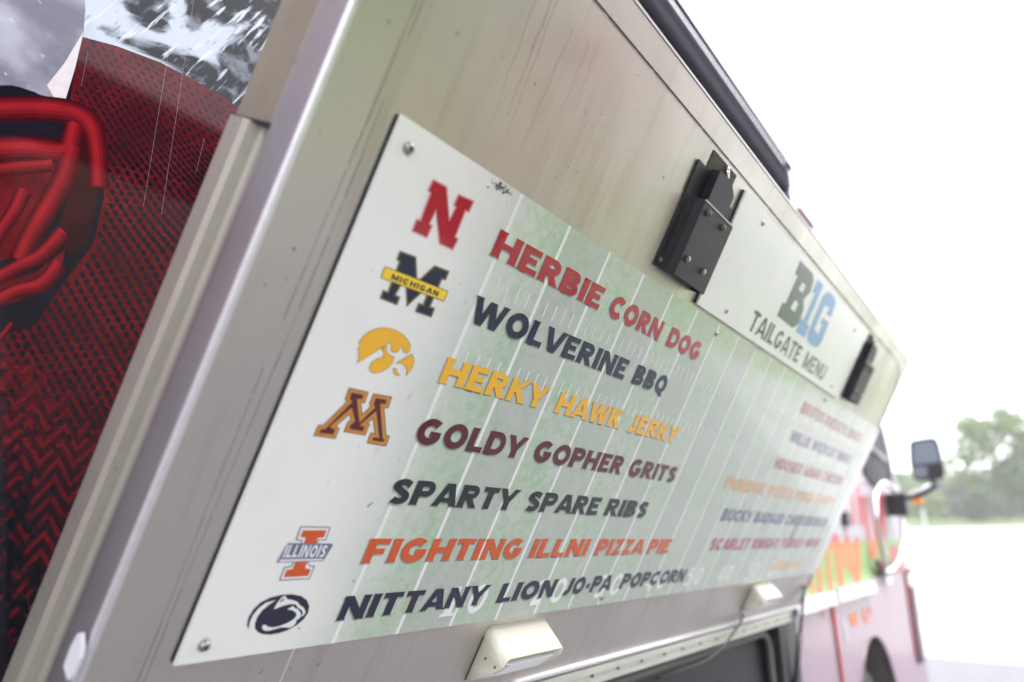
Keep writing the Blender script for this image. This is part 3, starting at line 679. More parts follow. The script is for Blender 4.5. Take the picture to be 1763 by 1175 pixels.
# drip lines and fine scratches on the sheet
dm = mat('drip_stain', (.16, .13, .12), .6, alpha=.20); sm_ = mat('fine_scratch', (.75, .74, .72), .35, .5, alpha=.45); rnd = random.Random(17)
for (xa, ya), (xb, yb), w_ in (((937, -20), (844, 232), 2.0), ((975, -20), (868, 262), 2.2), ((993, 51), (902, 262), 1.8), ((1022, 73), (962, 221), 1.8), ((1037, 73), (993, 199), 1.4), ((965, -20), (880, 200), 3.4)):
    b = MB(); a_, c_ = Vector(hp(xa, ya)), Vector(hp(xb, yb)); w2 = w_*.00055
    P_ = [a_.lerp(c_, i/10)+Vector((.0012*math.sin(i*1.7+xa), 0)) for i in range(11)]
    for i in range(10):
        u, v = w2*(1-i/14), w2*(1-(i+1)/14); b.face([(P_[i].x-u, P_[i].y, .0005), (P_[i+1].x-v, P_[i+1].y, .0005), (P_[i+1].x+v, P_[i+1].y, .0005), (P_[i].x+u, P_[i].y, .0005)])
    b.obj('drip_mark', dm, HA, off=HO)['kind'] = 'stuff'
b = MB()
for q in range(90):
    x, y = rnd.uniform(.62, 4.9)*D, rnd.choice([rnd.uniform(.26, .64), rnd.uniform(-1.03, -.83), rnd.uniform(-1., .6)])*D; a = rnd.choice([rnd.gauss(0, .25), rnd.gauss(1.57, .3)]); l = rnd.uniform(.006, .04)
    dx, dy = math.cos(a)*l, math.sin(a)*l; nx, ny = -math.sin(a)*.00022, math.cos(a)*.00022
    b.face([(x-nx, y-ny, .0006), (x+dx-nx, y+dy-ny, .0006), (x+dx+nx, y+dy+ny, .0006), (x+nx, y+ny, .0006)])
b.obj('fine_scratches', sm_, HA, off=HO)['kind'] = 'stuff'
# gas strut, cable, tag
b = MB(); P0 = Vector((4.92*D, -1.0*D, .012)); P0w = HM @ Vector((4.93*D, -.90*D, .004))
P1 = Vector((-1.40*D, 4.78*D, EYE.z-.86*D)); P2 = Vector((-1.40*D, 4.76*D, EYE.z-1.25*D))
org = tuple(P2); GS = thing('gas_strut', 'black gas strut propping the far lower corner of the hatch', 'strut', WM, org)
b.tube([P0w, P0w.lerp(P1, .55)], .0055, 8); b.obj('rod', M['black_plastic'], GS, True, off=org)
b = MB(); b.tube([P0w.lerp(P1, .5), P1, P2], .011, 10); b.obj('cylinder', M['black_plastic'], GS, True, off=org)
s0_, t0_ = hp(1279, 1058)
cx_ = -1.355*D
wp = [HM @ Vector((s0_, t0_, .006)), HM @ Vector((*hp(1276, 1066), .010))]
for q_, xo in (((1266, 1086), 0), ((1250, 1108), 0), ((1232, 1126), -.004), ((1210, 1141), -.012), ((1180, 1152), -.03), ((1130, 1168), -.06)):
    y_, z_ = sp(*q_, cx_+xo); wp.append(Vector((cx_+xo, y_, EYE.z+z_)))
b = MB(); b.tube(smooth([tuple(p) for p in wp], 6), .0035, 8)
solo(b.obj('power_cable', M['black_plastic'], smooth=True, off=tuple(wp[0])), WM, 'black cable hanging from the farther cream lamp across the rivet strip', 'cable', tuple(wp[0]))
b = MB()
tgp = [(119, 1140), (127, 1152), (140, 1175), (131, 1180), (122, 1190), (112, 1188)]
tz = -.050
def at_s(px, py, s_):                               # point on the cross plane y = s_ -> hatch coords
    d = ray(px, py); P = d*(s_/d.y); return (P.dot(U_), P.dot(n_)+D)
xs_ = HL*D-.004
pts = [at_s(px, py, xs_) for px, py in ((143, 1098), (150, 1097), (151, 1120), (148, 1140), (134, 1172), (126, 1180), (118, 1155), (131, 1120))]
k = len(pts); b.v += [(xs_, p[0], p[1]) for p in pts]+[(xs_-.003, p[0], p[1]) for p in pts]
b.f += [tuple(range(k)), tuple(range(2*k-1, k-1, -1))]+[(i, k+i, k+(i+1) % k, (i+1) % k) for i in range(k)]; b.mi += [0]*(k+2)
og = (xs_, pts[0][0], pts[0][1])
solo(b.obj('plastic_tag', M['tag'], off=og), HM, 'small white plastic tag stuck in the near end channel of the hatch', 'tag', og)

# ------------------------------------------------------------------ boards
def screw(px=None, h=0., parent=None, off=(0, 0, 0), st=None, r=.0052, material=None, name='screw', hh=.0034):
    s, t = hp(*px) if px else (st[0]*D, st[1]*D)
    b = MB(); b.dome((0, 0, 0), r, hh, 16)
    o = b.obj(name, material or M['screw'], parent, True); o.location = (s-off[0], t-off[1], h-off[2])
    sl_ = MB(); a = random.uniform(0, 3.14)
    c, s2 = math.cos(a), math.sin(a); w_ = r*.16
    for (cc, ss) in ((c, s2), (-s2, c)):
        L_ = r*.5; sl_.face([(-cc*L_-ss*-w_, -ss*L_+cc*-w_, hh+.0002), (cc*L_+ss*w_, ss*L_-cc*w_, hh+.0002), (cc*L_-ss*w_, ss*L_+cc*w_, hh+.0002), (-cc*L_-ss*w_, -ss*L_+cc*w_, hh+.0002)])
    q = sl_.obj('screw_slot', M['gap'], o); return o
BT, BB, BL, BR = .2378, -.8077, .688, 5.03
BO = (BL*D, BB*D, .0035)
MBD = thing('menu_board', 'white and green tailgate menu board printed with food names and team logos', 'menu board', HM, BO)
def f_board(k):
    x = k.axis(0)
    g1 = k.noise(70, (1, 1, 1), 5); g2 = k.noise(9, (1, 1, 1), 4)
    green = k.mix(k.rng(g2, .40, .60), (.46, .56, .455), (.53, .57, .52))
    green = k.mix(k.mul(k.rng(g1, .42, .66), .62), green, (.33, .50, .29))
    green = k.mix(k.mul(k.rng(k.noise(150, (1, 1, 1), 3), .5, .7), .35), green, (.62, .74, .58))
    # mown bands follow the yard lines
    yl = k.mul(k.mul(k.mul(x, (BL-1.0356)*D, 'ADD'), 1/(.1877*D)), .5); fr2 = k.mul(yl, 1, 'FRACT'); 
    green = k.mix(k.mul(k.rng(fr2, .48, .52), .45), green, (.44, .46, .45))
    white = k.mix(k.mul(k.rng(k.noise(7, (1, 1, 1), 5), .50, .7), .5), (.89, .89, .875), (.80, .80, .775))
    f = k.rng(k.mul(x, k.mul(k.noise(3, (1, 1, 1), 2), .10), 'ADD'), .13, .36, 0, 1)
    end = k.rng(x, 2.52, 2.56)
    c = k.mix(f, white, green); c = k.mix(end, c, (.80, .79, .79))
    return k.mix(k.mul(k.rng(k.noise(34, (1, .6, 1), 3), .68, .74), .5), c, (.40, .34, .26))
M['board'] = shade_mat('printed_board', f_board, .20, .6); M['board'].node_tree.nodes['Principled BSDF'].inputs['Coat Weight'].default_value = .4
b = MB(); b.prism([(BL*D, BB*D), (BR*D, BB*D), (BR*D, BT*D), (BL*D, BT*D)], .0035, .0075); b.obj('panel', M['board'], MBD, off=BO, bevel=.0006)
b = MB(); b.box((BL*D-.0012, BB*D+.001, .0002), (BR*D, BT*D-.001, .0034)); b.obj('shadow_backing', M['gap'], MBD, off=BO)  # black layer whose left overhang paints the board's edge shadow
PH = .0077                                          # print height
# yard lines and ticks
s0, ds = 1.0356, .1877
def slant(t): return 0
nL = int((BR-s0)/ds)+1
for i in range(-1, nL+1):
    s = (s0+i*ds); w_ = .011
    if s < BL+.2 or s > BR-.08: continue
    b = MB(); b.face([((s-w_/2)*D, BB*D, PH), ((s+w_/2)*D, BB*D, PH), ((s+w_/2)*D, (BT-.001)*D, PH), ((s-w_/2)*D, (BT-.001)*D, PH)])
    b.obj('yard_line', INK['white'], MBD, off=BO)
b = MB()
for i in range(0, nL):
    for j in range(1, 5):
        s = s0+(i+j/5)*ds
        for t in (.035, -.135):
            if s < BR-.1: b.face([((s-.0028)*D, (t-.016)*D, PH), ((s+.0028)*D, (t-.016)*D, PH), ((s+.0028)*D, (t+.022)*D, PH), ((s-.0028)*D, (t+.022)*D, PH)])
b.obj('hash_marks', mat('soft_white_ink', (.70, .75, .69), .3), MBD, off=BO)['kind'] = 'stuff'

# ------------------------------------------------------------------ lettering
TK = .305
def arc(cx, cy, rx, ry, a0, a1, n=14): return [(cx+rx*math.cos(R(a0+(a1-a0)*i/n)), cy+ry*math.sin(R(a0+(a1-a0)*i/n))) for i in range(n+1)]
# every glyph: (advance width, [(points, width factor, start cap, end cap)])
def G():
    g = {}; v = 1.0; hz = .74; i = TK/2; j = TK*.74/2
    g['I'] = (.30, [([(.15, 0), (.15, 1)], v, 1, 1)])
    g['H'] = (.98, [([(.15, 0), (.15, 1)], v, 1, 1), ([(.83, 0), (.83, 1)], v, 1, 1), ([(.15, .5), (.83, .5)], hz, 0, 0)])
    g['E'] = (.80, [([(.15, 0), (.15, 1)], v, 1, 1), ([(.1, 1-j), (.76, 1-j)], hz, 0, 2), ([(.15, .51), (.66, .51)], hz, 0, 2), ([(.1, j), (.79, j)], hz, 0, 2)])
    g['F'] = (.78, [([(.15, 0), (.15, 1)], v, 1, 1), ([(.1, 1-j), (.76, 1-j)], hz, 0, 2), ([(.15, .48), (.66, .48)], hz, 0, 2)])
    g['L'] = (.74, [([(.15, 0), (.15, 1)], v, 1, 1), ([(.1, j), (.74, j)], hz, 0, 2)])
    g['T'] = (.84, [([(.42, 0), (.42, 1)], v, 1, 0), ([(.02, 1-j), (.82, 1-j)], hz, 2, 2)])
    g['R'] = (.92, [([(.15, 0), (.15, 1)], v, 1, 1), ([(.1, 1-j), (.50, 1-j)]+arc(.50, .70, .22, .30-j, 90, -90, 10)+[(.15, .40+j)], hz*1.08, 0, 0), ([(.42, .46), (.78, 0)], v*.92, 0, 1)])
    g['B'] = (.90, [([(.15, 0), (.15, 1)], v, 1, 1), ([(.1, 1-j), (.50, 1-j)]+arc(.50, .74, .20, .26-j, 90, -90, 10)+[(.15, .48+j)], hz*1.1, 0, 0), ([(.12, j)]+[(.52, j)]+arc(.52, .28, .24, .28-j, -90, 90, 10)+[(.15, .56-j)], hz*1.1, 0, 0)])
    g['P'] = (.86, [([(.15, 0), (.15, 1)], v, 1, 1), ([(.1, 1-j), (.50, 1-j)]+arc(.50, .68, .23, .32-j, 90, -90, 10)+[(.15, .36+j)], hz*1.1, 0, 0)])
    g['D'] = (.96, [([(.15, 0), (.15, 1)], v, 1, 1), ([(.1, 1-j), (.46, 1-j)]+arc(.46, .5, .37, .5-j, 90, -90, 14)+[(.1, j)], hz*1.15, 0, 0)])
    g['O'] = (1.04, [(arc(.52, .5, .52-i, .5-j, 0, 360, 26), .92, 0, 0)])
    g['Q'] = (1.04, [(arc(.52, .5, .52-i, .5-j, 0, 360, 26), .92, 0, 0), ([(.55, .25), (.80, -.15)], .9, 0, 1)])
    g['C'] = (.98, [(arc(.52, .5, .52-i, .5-j, 42, 318, 22), .95, 2, 2)])
    g['G'] = (1.02, [(arc(.52, .5, .52-i, .5-j, 45, 322, 22)+[(.88, .44)], .95, 2, 0), ([(.54, .42), (.98, .42)], hz, 2, 0)])
    g['S'] = (.80, [([(.70, .79)]+arc(.42, .73, .25, .27-j, 35, 235, 12)+arc(.40, .29, .27, .29-j, 60, -145, 14), .86, 2, 2)])
    g['U'] = (.94, [([(.15, 1), (.15, .38)]+arc(.47, .38, .32, .38-j, 180, 360, 14)+[(.79, 1)], .95, 1, 1)])
    g['J'] = (.66, [([(.50, 1), (.50, .34)]+arc(.24, .34, .26, .34-j, 0, -130, 10), .95, 1, 2)])
    g['N'] = (.98, [([(.14, 0), (.14, 1)], v*.9, 1, 1), ([(.84, 0), (.84, 1)], v*.9, 1, 1), ([(.14, 1), (.84, 0)], v*.95, 0, 0)])
    g['M'] = (1.16, [([(.14, 0), (.14, 1)], v*.9, 1, 1), ([(1.02, 0), (1.02, 1)], v*.9, 1, 1), ([(.16, 1), (.58, .04)], v*.85, 0, 0), ([(1.0, 1), (.58, .04)], v*.8, 0, 0)])
    g['A'] = (1.0, [([(.10, 0), (.46, 1)], v*.85, 1, 0), ([(.92, 0), (.54, 1)], v*.95, 1, 0), ([(.24, .27), (.76, .27)], hz*.9, 0, 0)])
    g['V'] = (.98, [([(.08, 1), (.46, 0)], v*.95, 1, 0), ([(.90, 1), (.54, 0)], v*.85, 1, 0)])
    g['W'] = (1.40, [([(.10, 1), (.39, 0)], v*.92, 1, 0), ([(.68, .97), (.43, 0)], v*.72, 0, 0), ([(.72, .97), (.99, 0)], v*.92, 0, 0), ([(1.31, 1), (1.03, 0)], v*.78, 1, 0)])
    g['Y'] = (.94, [([(.10, 1), (.45, .40)], v*.92, 1, 0), ([(.86, 1), (.49, .40)], v*.85, 1, 0), ([(.47, .50), (.47, 0)], v, 0, 1)])
    g['K'] = (.94, [([(.15, 0), (.15, 1)], v, 1, 1), ([(.78, 1), (.24, .40)], v*.82, 1, 0), ([(.40, .60), (.82, 0)], v*.95, 0, 1)])
    g['Z'] = (.80, [([(.06, 1-j), (.74, 1-j)], hz, 2, 0), ([(.66, 1), (.16, 0)], v*.85, 0, 0), ([(.04, j), (.76, j)], hz, 0, 2)])
    g['-'] = (.46, [([(.06, .42), (.40, .42)], .8, 0, 0)])
    g["'"] = (.26, [([(.13, .66), (.13, 1)], .8, 0, 1)])
    g['0'] = (.86, [(arc(.43, .5, .32, .42, 0, 360, 24), .8, 0, 0)])
    g['1'] = (.55, [([(.28, 0), (.28, 1)], 1.1, 0, 0), ([(.05, .04), (.52, .04)], .4, 0, 0), ([(.10, .88), (.28, .97)], .5, 0, 0)])
    g['2'] = (.80, [(arc(.38, .72, .24, .24, 160, -20, 10)+[(.12, .12)], .62, 2, 0), ([(.08, .09), (.74, .12)], .85, 0, 2)])
    g['3'] = (.78, [(arc(.36, .75, .22, .2, 150, -90, 10), .7, 2, 0), (arc(.36, .29, .28, .25, 90, -150, 12), .75, 0, 2)])
    g['4'] = (.82, [([(.56, 0), (.56, 1)], 1., 0, 0), ([(.52, .95), (.08, .32)], .45, 0, 0), ([(.05, .29), (.78, .29)], .5, 0, 0)])
    g['5'] = (.80, [([(.18, .93), (.70, .93)], .8, 0, 0), ([(.18, .95), (.15, .55)], .5, 0, 0), (arc(.38, .34, .29, .30, 120, -150, 14), .78, 0, 2)])
    g[' '] = (.42, [])
    return g
GL = G()
def word(b, text, x0, x1, y0, h, z, y1=None, flare=True, tk=1., gap=.115, lin=None):
    adv = sum(GL[c][0]+gap for c in text)-gap; sx = (x1-x0)/adv; cx = 0; lay = 0
    y1 = y0 if y1 is None else y1
    for c in text:
        wd, st = GL[c]
        for pts, wf, c0, c1 in st:
            wid = TK*tk*wf*h; P = [Vector(((cx+p[0])*sx, p[1]*h)) for p in pts]
            if len(P) == 2 and flare:                # add points for the pointed terminals
                L_ = (P[1]-P[0]).length; a, e = P
                ks = [0, min(.08*h/L_, .3), 1-min(.08*h/L_, .3), 1]; Q = [a.lerp(e, q) for q in ks]
                ws = [1.18 if c0 else 1, .97 if c0 else 1, .97 if c1 else 1, 1.18 if c1 else 1]
                P = Q
            else:
                ws = [1]*len(P)
                if flare and c0: ws[0] = 1.18
                if flare and c1: ws[-1] = 1.18
            diag = len(pts) == 2 and abs(pts[0][0]-pts[1][0]) > .02 and abs(pts[0][1]-pts[1][1]) > .35
            closed = (P[0]-P[-1]).length < 1e-6 and len(P) > 4
            k = len(b.v); zz = z+.000018*lay; lay = (lay+1) % 4
            for i2, p in enumerate(P):
                if closed: t = P[(i2+1) % (len(P)-1)]-P[(i2-1) % (len(P)-1)]
                else: t = P[min(i2+1, len(P)-1)]-P[max(i2-1, 0)]
                t.normalize(); nn = Vector((-t.y, t.x))*wid*.5*ws[i2]; fx_ = min(1.55, max(.55, sx/h))
                if diag: nn = Vector((-math.copysign(1, t.y)*wid*.5*ws[i2]*min(1.35, 1/max(.3, abs(t.y))**.5), 0))
                # keep vertical stems a constant share of the letter, also when the word is stretched
                nn.x *= min(1.55, max(.55, sx/h*1.0))
                for s_ in (1, -1):
                    q = p+nn*s_; fx = x0+q.x; b.v.append((fx, y0+(y1-y0)*q.x/max(1e-6, x1-x0)+q.y, zz))
            for i2 in range(len(P)-1):
                b.f.append((k+2*i2+1, k+2*i2, k+2*i2+2, k+2*i2+3)[::-1]); b.mi.append(0)
        cx += wd+gap
def line(words, color, off, parent, rows, h, z=PH+.0003, name='word', label=None, shadow=True, **kw):
    for tx, x0, x1 in words:
        b = MB(); word(b, tx, x0, x1, rows, h, z, **kw)
        o = b.obj(name, color, parent, off=off)
        if label: o['label'] = label+' '+tx
        if shadow:
            b = MB(); word(b, tx, x0-.0006, x1-.0002, rows-.0016, h, z-.00015, tk=1.10); b.obj('print_shadow', M['fade'], o, off=off)
            b = MB(); word(b, tx, x0-.0010, x1-.0002, rows-.0026, h*1.01, z-.00022, tk=1.26); b.obj('print_shadow', M['fade2'], o, off=off)
def W(tx, a, b_): return (tx, hp(*a)[0], hp(*b_)[0])
CH = .0578*D
rows = [.0935*D, -.052*D, -.1955*D, -.3345*D, -.476*D, -.6165*D, -.752*D]
TXT = [([W('HERBIE', (843, 441), (1028.9, 533)), W('CORN', (1045, 540), (1132, 585)), W('DOG', (1145, 593), (1204, 610))], 'red', 'red word'),
       ([W('WOLVERINE', (804.6, 555), (1073, 650.7)), W('BBQ', (1086, 657.8), (1147, 665))], 'navy', 'navy word'),
       ([W('HERKY', (753.3, 660), (937, 690)), W('HAWK', (953, 709), (1064, 735)), W('JERKY', (1080, 737), (1168, 745))], 'gold', 'yellow word'),
       ([W('GOLDY', (712.8, 755), (900, 775)), W('GOPHER', (917, 785), (1068, 812)), W('GRITS', (1081, 812), (1163, 818))], 'maroon', 'maroon word'),
       ([W('SPARTY', (665, 862), (887, 862)), W('SPARE', (903, 872), (1027, 884)), W('RIBS', (1039, 885), (1113, 880))], 'slate', 'dark word'),
       ([W('FIGHTING', (621, 969), (894, 957)), W('ILLNI', (909, 960), (1007, 956)), W('PIZZA', (1022, 955), (1104, 951)), W('PIE', (1113, 950), (1154, 940))], 'orange', 'orange word'),
       ([W('NITTANY', (579, 1067), (837, 1022)), W('LION', (853, 1038), (950, 1026)), W('JO-PA', (967, 1023), (1048, 1013)), W('POPCORN', (1066, 1009), (1179, 992))], 'dblue', 'dark blue word')]
for (ws_, c_, lb), r_ in zip(TXT, rows): line(ws_, INK[c_], BO, MBD, r_, CH, label=lb)
def fitw(text, x0, x1):
    parts = text.split(' '); tot = sum(GL[c][0]+.115 for c in text); k_ = (x1-x0)/tot; out = []; x = x0
    for p in parts:
        wd = sum(GL[c][0]+.115 for c in p)*k_; out.append((p, x, x+wd-.115*k_)); x += wd+(GL[' '][0]+.115)*k_
    return out
for i, (tx, a, e, c_, lb) in enumerate([('BRUTUS BUCKEYE BRATS', (1377, 709), 4.66, 'brown', 'faded brown word'), ('WILLIE WILDCAT WINGS', (1358.6, 755.8), 4.66, 'purple', 'pale purple word'),
        ('HOOSIER MAMA CHICKEN', (1331, 802.7), 4.66, 'crimson', 'pale crimson word'), ('PURDUE PETES PORK CHOPS', (1243.8, 843), 4.7, 'sand', 'sand coloured word'),
        ('BUCKY BADGER CHEESEBURGER', (1239, 895.8), 4.75, 'purple', 'grey violet word'), ('SCARLET KNIGHT TURKEY WRAP', (1219.5, 945.6), 4.8, 'crimson', 'crimson word'), ('TERRAPIN TACO', (1334, 970), 4.6, 'pgold', 'pale gold word')]):
    line(fitw(tx, hp(*a)[0], e*D), INK[c_], BO, MBD, rows[i]+.004*D*(i < 6), CH, label=lb, shadow=False)
# yard numbers in the turf, below the last line of text
for num, s in (('10', 1.43), ('20', 1.82), ('30', 2.19), ('40', 2.56), ('50', 2.93), ('40', 3.30), ('30', 3.68), ('20', 4.05), ('10', 4.42)):
    a = (s-.085)*D; b = MB(); word(b, num[0], a, a+.062*D, -.775*D, .082*D, PH+.00012, tk=.85); b.obj('yard_number', INK['white'], MBD, off=BO)
    b = MB(); word(b, num[1], a+.10*D, a+.172*D, -.775*D, .082*D, PH+.00012, tk=.85); b.obj('yard_number', INK['white'], MBD, off=BO)
# logos
def logo(name, label, scale, ox, oy, layers, parent=MBD, off=BO, z=PH+.0002):
    root = None
    for li, (col, loops) in enumerate(layers):
        b = MB()
        for lp in loops: b.poly([[hp(ox+p[0]/scale, oy+p[1]/scale) for p in q] for q in (lp if isinstance(lp[0][0], tuple) else [lp])], z+li*.00012)
        o = b.obj(name if root is None else 'logo_layer', INK[col], parent if root is None else root, off=off)
        if root is None:
            root = o; o['label'] = label
    return root
NL = [(430, 205), (570, 280), (603, 668), (690, 500), (668, 475), (715, 370), (870, 440), (822, 547), (785, 530), (663, 838), (695, 862), (640, 970), (503, 905), (458, 520), (377, 690), (405, 715), (350, 835), (200, 765), (242, 650), (288, 660), (405, 340), (378, 312)]
logo('team_logo', 'red block letter N logo', 6.525, 680, 280, [('halo', [offset(NL, 17)]), ('red', [NL])])
ML = [(400, 95), (640, 185), (655, 500), (690, 505), (905, 308), (1122, 392), (1065, 530), (1015, 515), (845, 905), (910, 928), (860, 1065), (618, 985), (668, 850), (735, 870), (800, 690), (730, 700), (497, 915), (485, 620), (430, 590), (345, 735), (412, 765), (362, 890), (108, 790), (155, 660), (222, 690), (390, 255), (350, 232)]
BN = [(185, 320), (1100, 680), (1040, 835), (120, 490)]
lg = logo('team_logo', 'navy block letter M logo with a yellow name banner', 8.394, 640, 420, [('bronze', [ML, ]), ('navy', [offset(ML, -26)]), ('bronze', [BN]), ('yellow', [offset(BN, -12)])])
b = MB()
def quadword(b, text, bl_, br_, tl_, z, **kw):
    a = Vector(hp(*bl_)); e = Vector(hp(*br_)); t = Vector(hp(*tl_)); h = t.y-a.y
    word(b, text, a.x, e.x, a.y, h, z, y1=e.y, **kw)
quadword(b, 'MICHIGAN', (640+265/8.394, 420+505/8.394), (640+940/8.394, 420+760/8.394), (640+295/8.394, 420+425/8.394), PH+.00075, flare=False, tk=.95, gap=.22); b.obj('logo_text', INK['navy'], lg, off=BO)
H1 = [(150, 800), (200, 705), (170, 670), (205, 600), (165, 555), (210, 490), (190, 430), (280, 300), (400, 210), (560, 160), (720, 160), (880, 210), (1000, 290), (1090, 390), (1135, 490), (1110, 590), (1060, 625), (1010, 590), (985, 520), (965, 480), (940, 510), (910, 580), (850, 610), (790, 590), (775, 520), (795, 440), (760, 425), (560, 540), (330, 690)]
H2 = [(600, 545), (690, 500), (690, 580), (730, 650), (830, 690), (800, 790), (720, 890), (600, 960), (470, 990), (400, 950), (380, 880), (430, 790), (520, 730), (620, 700), (645, 650), (640, 590)]
H3 = [(870, 805), (1000, 730), (1160, 640), (1200, 750), (1170, 890), (1060, 1030), (1075, 930), (1040, 850), (970, 800)]
H4 = [(820, 900), (870, 915), (890, 980), (930, 1020), (880, 1030), (830, 980)]
def rnd_(l): return l
logo('team_logo', 'yellow curved bird head logo', 10.685, 600, 550, [('bronze', [offset(q, 9) for q in (H1, H2, H3, H4)]), ('gold', [H1, H2, H3, H4])])
MN = [(635, 110), (945, 180), (880, 355), (828, 352), (845, 525), (965, 405), (948, 372), (1015, 200), (1310, 255), (1245, 435), (1188, 430), (1218, 852), (1275, 858), (1210, 1028), (908, 980), (970, 812), (1035, 822), (1008, 600), (930, 665), (965, 672), (890, 860), (548, 800), (615, 640), (658, 610), (640, 535), (440, 710), (492, 740), (425, 912), (80, 865), (155, 690), (235, 692), (600, 330), (570, 300)]
logo('team_logo', 'maroon and gold slanted letter M logo', 9.04, 530, 655, [('maroon', [MN]), ('tan', [offset(MN, -12)]), ('maroon', [offset(MN, -62)])])
IO = [(480, 110), (1010, 125), (930, 360), (800, 365), (770, 430), (620, 740), (640, 800), (735, 810), (635, 1045), (95, 1070), (190, 830), (310, 810), (340, 740), (480, 430), (490, 365), (390, 360)]
I1 = [(520, 180), (935, 180), (890, 305), (780, 320), (735, 470), (510, 470), (570, 310), (470, 300)]
I2 = [(395, 700), (610, 700), (560, 850), (660, 865), (610, 985), (180, 1010), (230, 880), (340, 860)]
IB = [(255, 405), (1035, 415), (1045, 450), (900, 680), (865, 722), (55, 748), (105, 665)]
IU = [(118, 692), (880, 680), (852, 706), (92, 730)]
lg = logo('team_logo', 'orange block letter I logo with an outlined name across it', 10.22, 470, 895, [('lilac', [IO]), ('white', [offset(IO, -20)]), ('orange', [I1, I2]), ('lilac', [IB]), ('white', [IU])])
b = MB(); quadword(b, 'ILLINOIS', (470+150/10.22, 895+658/10.22), (470+880/10.22, 895+655/10.22), (470+260/10.22, 895+430/10.22), PH+.00085, flare=False, tk=.8, gap=.12); b.obj('logo_text', INK['white'], lg, off=BO)
PE = [(160, 905), (128, 850), (122, 780), (160, 640), (260, 480), (420, 330), (620, 230), (850, 172), (1080, 160), (1280, 200), (1400, 290), (1450, 420), (1420, 560), (1330, 690), (1180, 820), (1000, 920), (800, 990), (600, 1020), (450, 1010), (350, 960), (300, 900)]
PC = [(150, 925), (175, 760), (245, 605), (365, 455), (520, 340), (735, 282), (590, 380), (440, 500), (340, 640), (287, 780), (290, 900), (305, 925)]
P1_ = [(690, 480), (760, 350), (860, 225), (925, 190), (980, 262), (1100, 285), (1195, 320), (1240, 385), (1335, 455), (1368, 540), (1330, 605), (1265, 645), (1312, 560), (1290, 500), (1200, 440), (1160, 375), (1060, 365), (900, 400)]
P2_ = [(980, 480), (1100, 405), (1125, 445), (1200, 475), (1268, 560), (1262, 635), (1240, 670), (1150, 725), (1180, 745), (1125, 820), (1040, 870), (840, 865), (700, 905), (560, 940), (475, 925), (440, 870), (455, 820), (512, 805), (560, 850), (680, 865), (820, 835), (960, 780), (1080, 715), (1150, 650), (1178, 590), (1145, 535), (1070, 495)]
P3_ = [(800, 340), (895, 240), (918, 265), (870, 310)]
logo('team_logo', 'dark blue oval logo with a white cat head outline', 12.37, 415, 1010, [('dblue', [PE]), ('white', [PC, P1_, P2_]), ('dblue', [P3_]), ('lilac', [[(1200, 900), (1225, 860), (1250, 870), (1230, 905)]])])
for q in ((703, 255), (351, 1110)): screw(q, .0076, MBD, BO, r=.0062, hh=.006)
for st in ((2.17, -.78), (2.166, .204), (3.623, .211), (3.626, -.758), (4.97, .21), (4.97, -.77)): screw(None, .0076, MBD, BO, st=st, r=.0052)
# scuffs on the board
gm = mat('faint_grime', (.20, .16, .12), .6, alpha=.16)
for st in ((.727, .194), (.729, -.771), (2.17, -.78), (2.166, .204), (3.623, .211), (3.626, -.758)):
    b = MB(); rg = random.Random(int(st[0]*100)+int(st[1]*10))
    for q in range(3): blob(b, st[0]*D+rg.uniform(-.001, .001), st[1]*D-.0015*q, .0085-.0018*q, PH+.0001+.00002*q, rg, 1.1, 12)
    b.obj('grime', gm, MBD, off=BO)['kind'] = 'stuff'
b = MB(); rnd = random.Random(21)
for q in range(60):
    px, py = rnd.gauss(862, 9), rnd.gauss(323, 4.5); py += (px-862)*.35
    s, t = hp(px, py)
    if t < BT*D-.002: blob(b, s, t, rnd.uniform(.0006, .0017), PH+.0001+.00001*q, rnd)
for px, py in ((1305, 598), (1308, 603), (1312, 600), (1338, 612), (636, 868), (640, 866), (633, 871), (608, 1000), (865, 968), (1240, 752), (1252, 755), (1247, 750)):
    s, t = hp(px, py); blob(b, s, t, .0011, PH+.0008, rnd, 1.4)
for q in range(70):
    s = rnd.uniform(.75, 4.8)*D; t = rnd.uniform(-.79, .22)*D; blob(b, s, t, rnd.uniform(.0003, .0008), PH+.0008, rnd, 1.5)
s1, t1 = hp(1360, 927); s2, t2 = hp(1382, 885)
b.face([(s1, t1, PH+.001), (s1+.010, t1+.004, PH+.001), (s2+.006, t2, PH+.001), (s2, t2, PH+.001)]); blob(b, s1+.006, t1+.004, .008, PH+.0011, rnd, .8)
b.obj('scuff_marks', M['speckle'], MBD, off=BO)['kind'] = 'stuff'

# header board
hl, hr, ht_, hb = 1.954, 3.839, .636, .2515
HDO = (hl*D, hb*D, .0035)
HD = thing('header_board', 'white header board reading BIG TAILGATE MENU above the menu board', 'sign', HM, HDO)
M['header'] = mat('white_header_print', (.87, .87, .87), .22, spec=.7, var=(.80, .80, .81), vs=9)
b = MB(); b.prism([(hl*D, hb*D), (hr*D, hb*D), (hr*D, ht_*D), (hl*D, ht_*D)], .0035, .0075); b.obj('panel', M['header'], HD, off=HDO, bevel=.0006)
b = MB(); b.box((hl*D-.003, hb*D+.001, .0002), (hr*D, ht_*D-.001, .0034)); b.obj('shadow_backing', M['gap'], HD, off=HDO)  # left overhang paints the header board's edge shadow in black
BG = [(550, 95), (660, 210), (668, 270), (640, 370), (580, 440), (578, 520), (540, 640), (510, 675), (478, 688), (345, 582), (395, 465), (420, 475), (525, 235), (503, 212)]
Z8 = (5.11, 1270, 430)
logo('big_letter_b', 'dark grey slab letter B', *Z8, [('bgrey', [[BG, [(570, 285), (600, 315), (568, 382), (535, 350)], [(503, 440), (533, 472), (500, 550), (463, 515)]]])], HD, HDO)
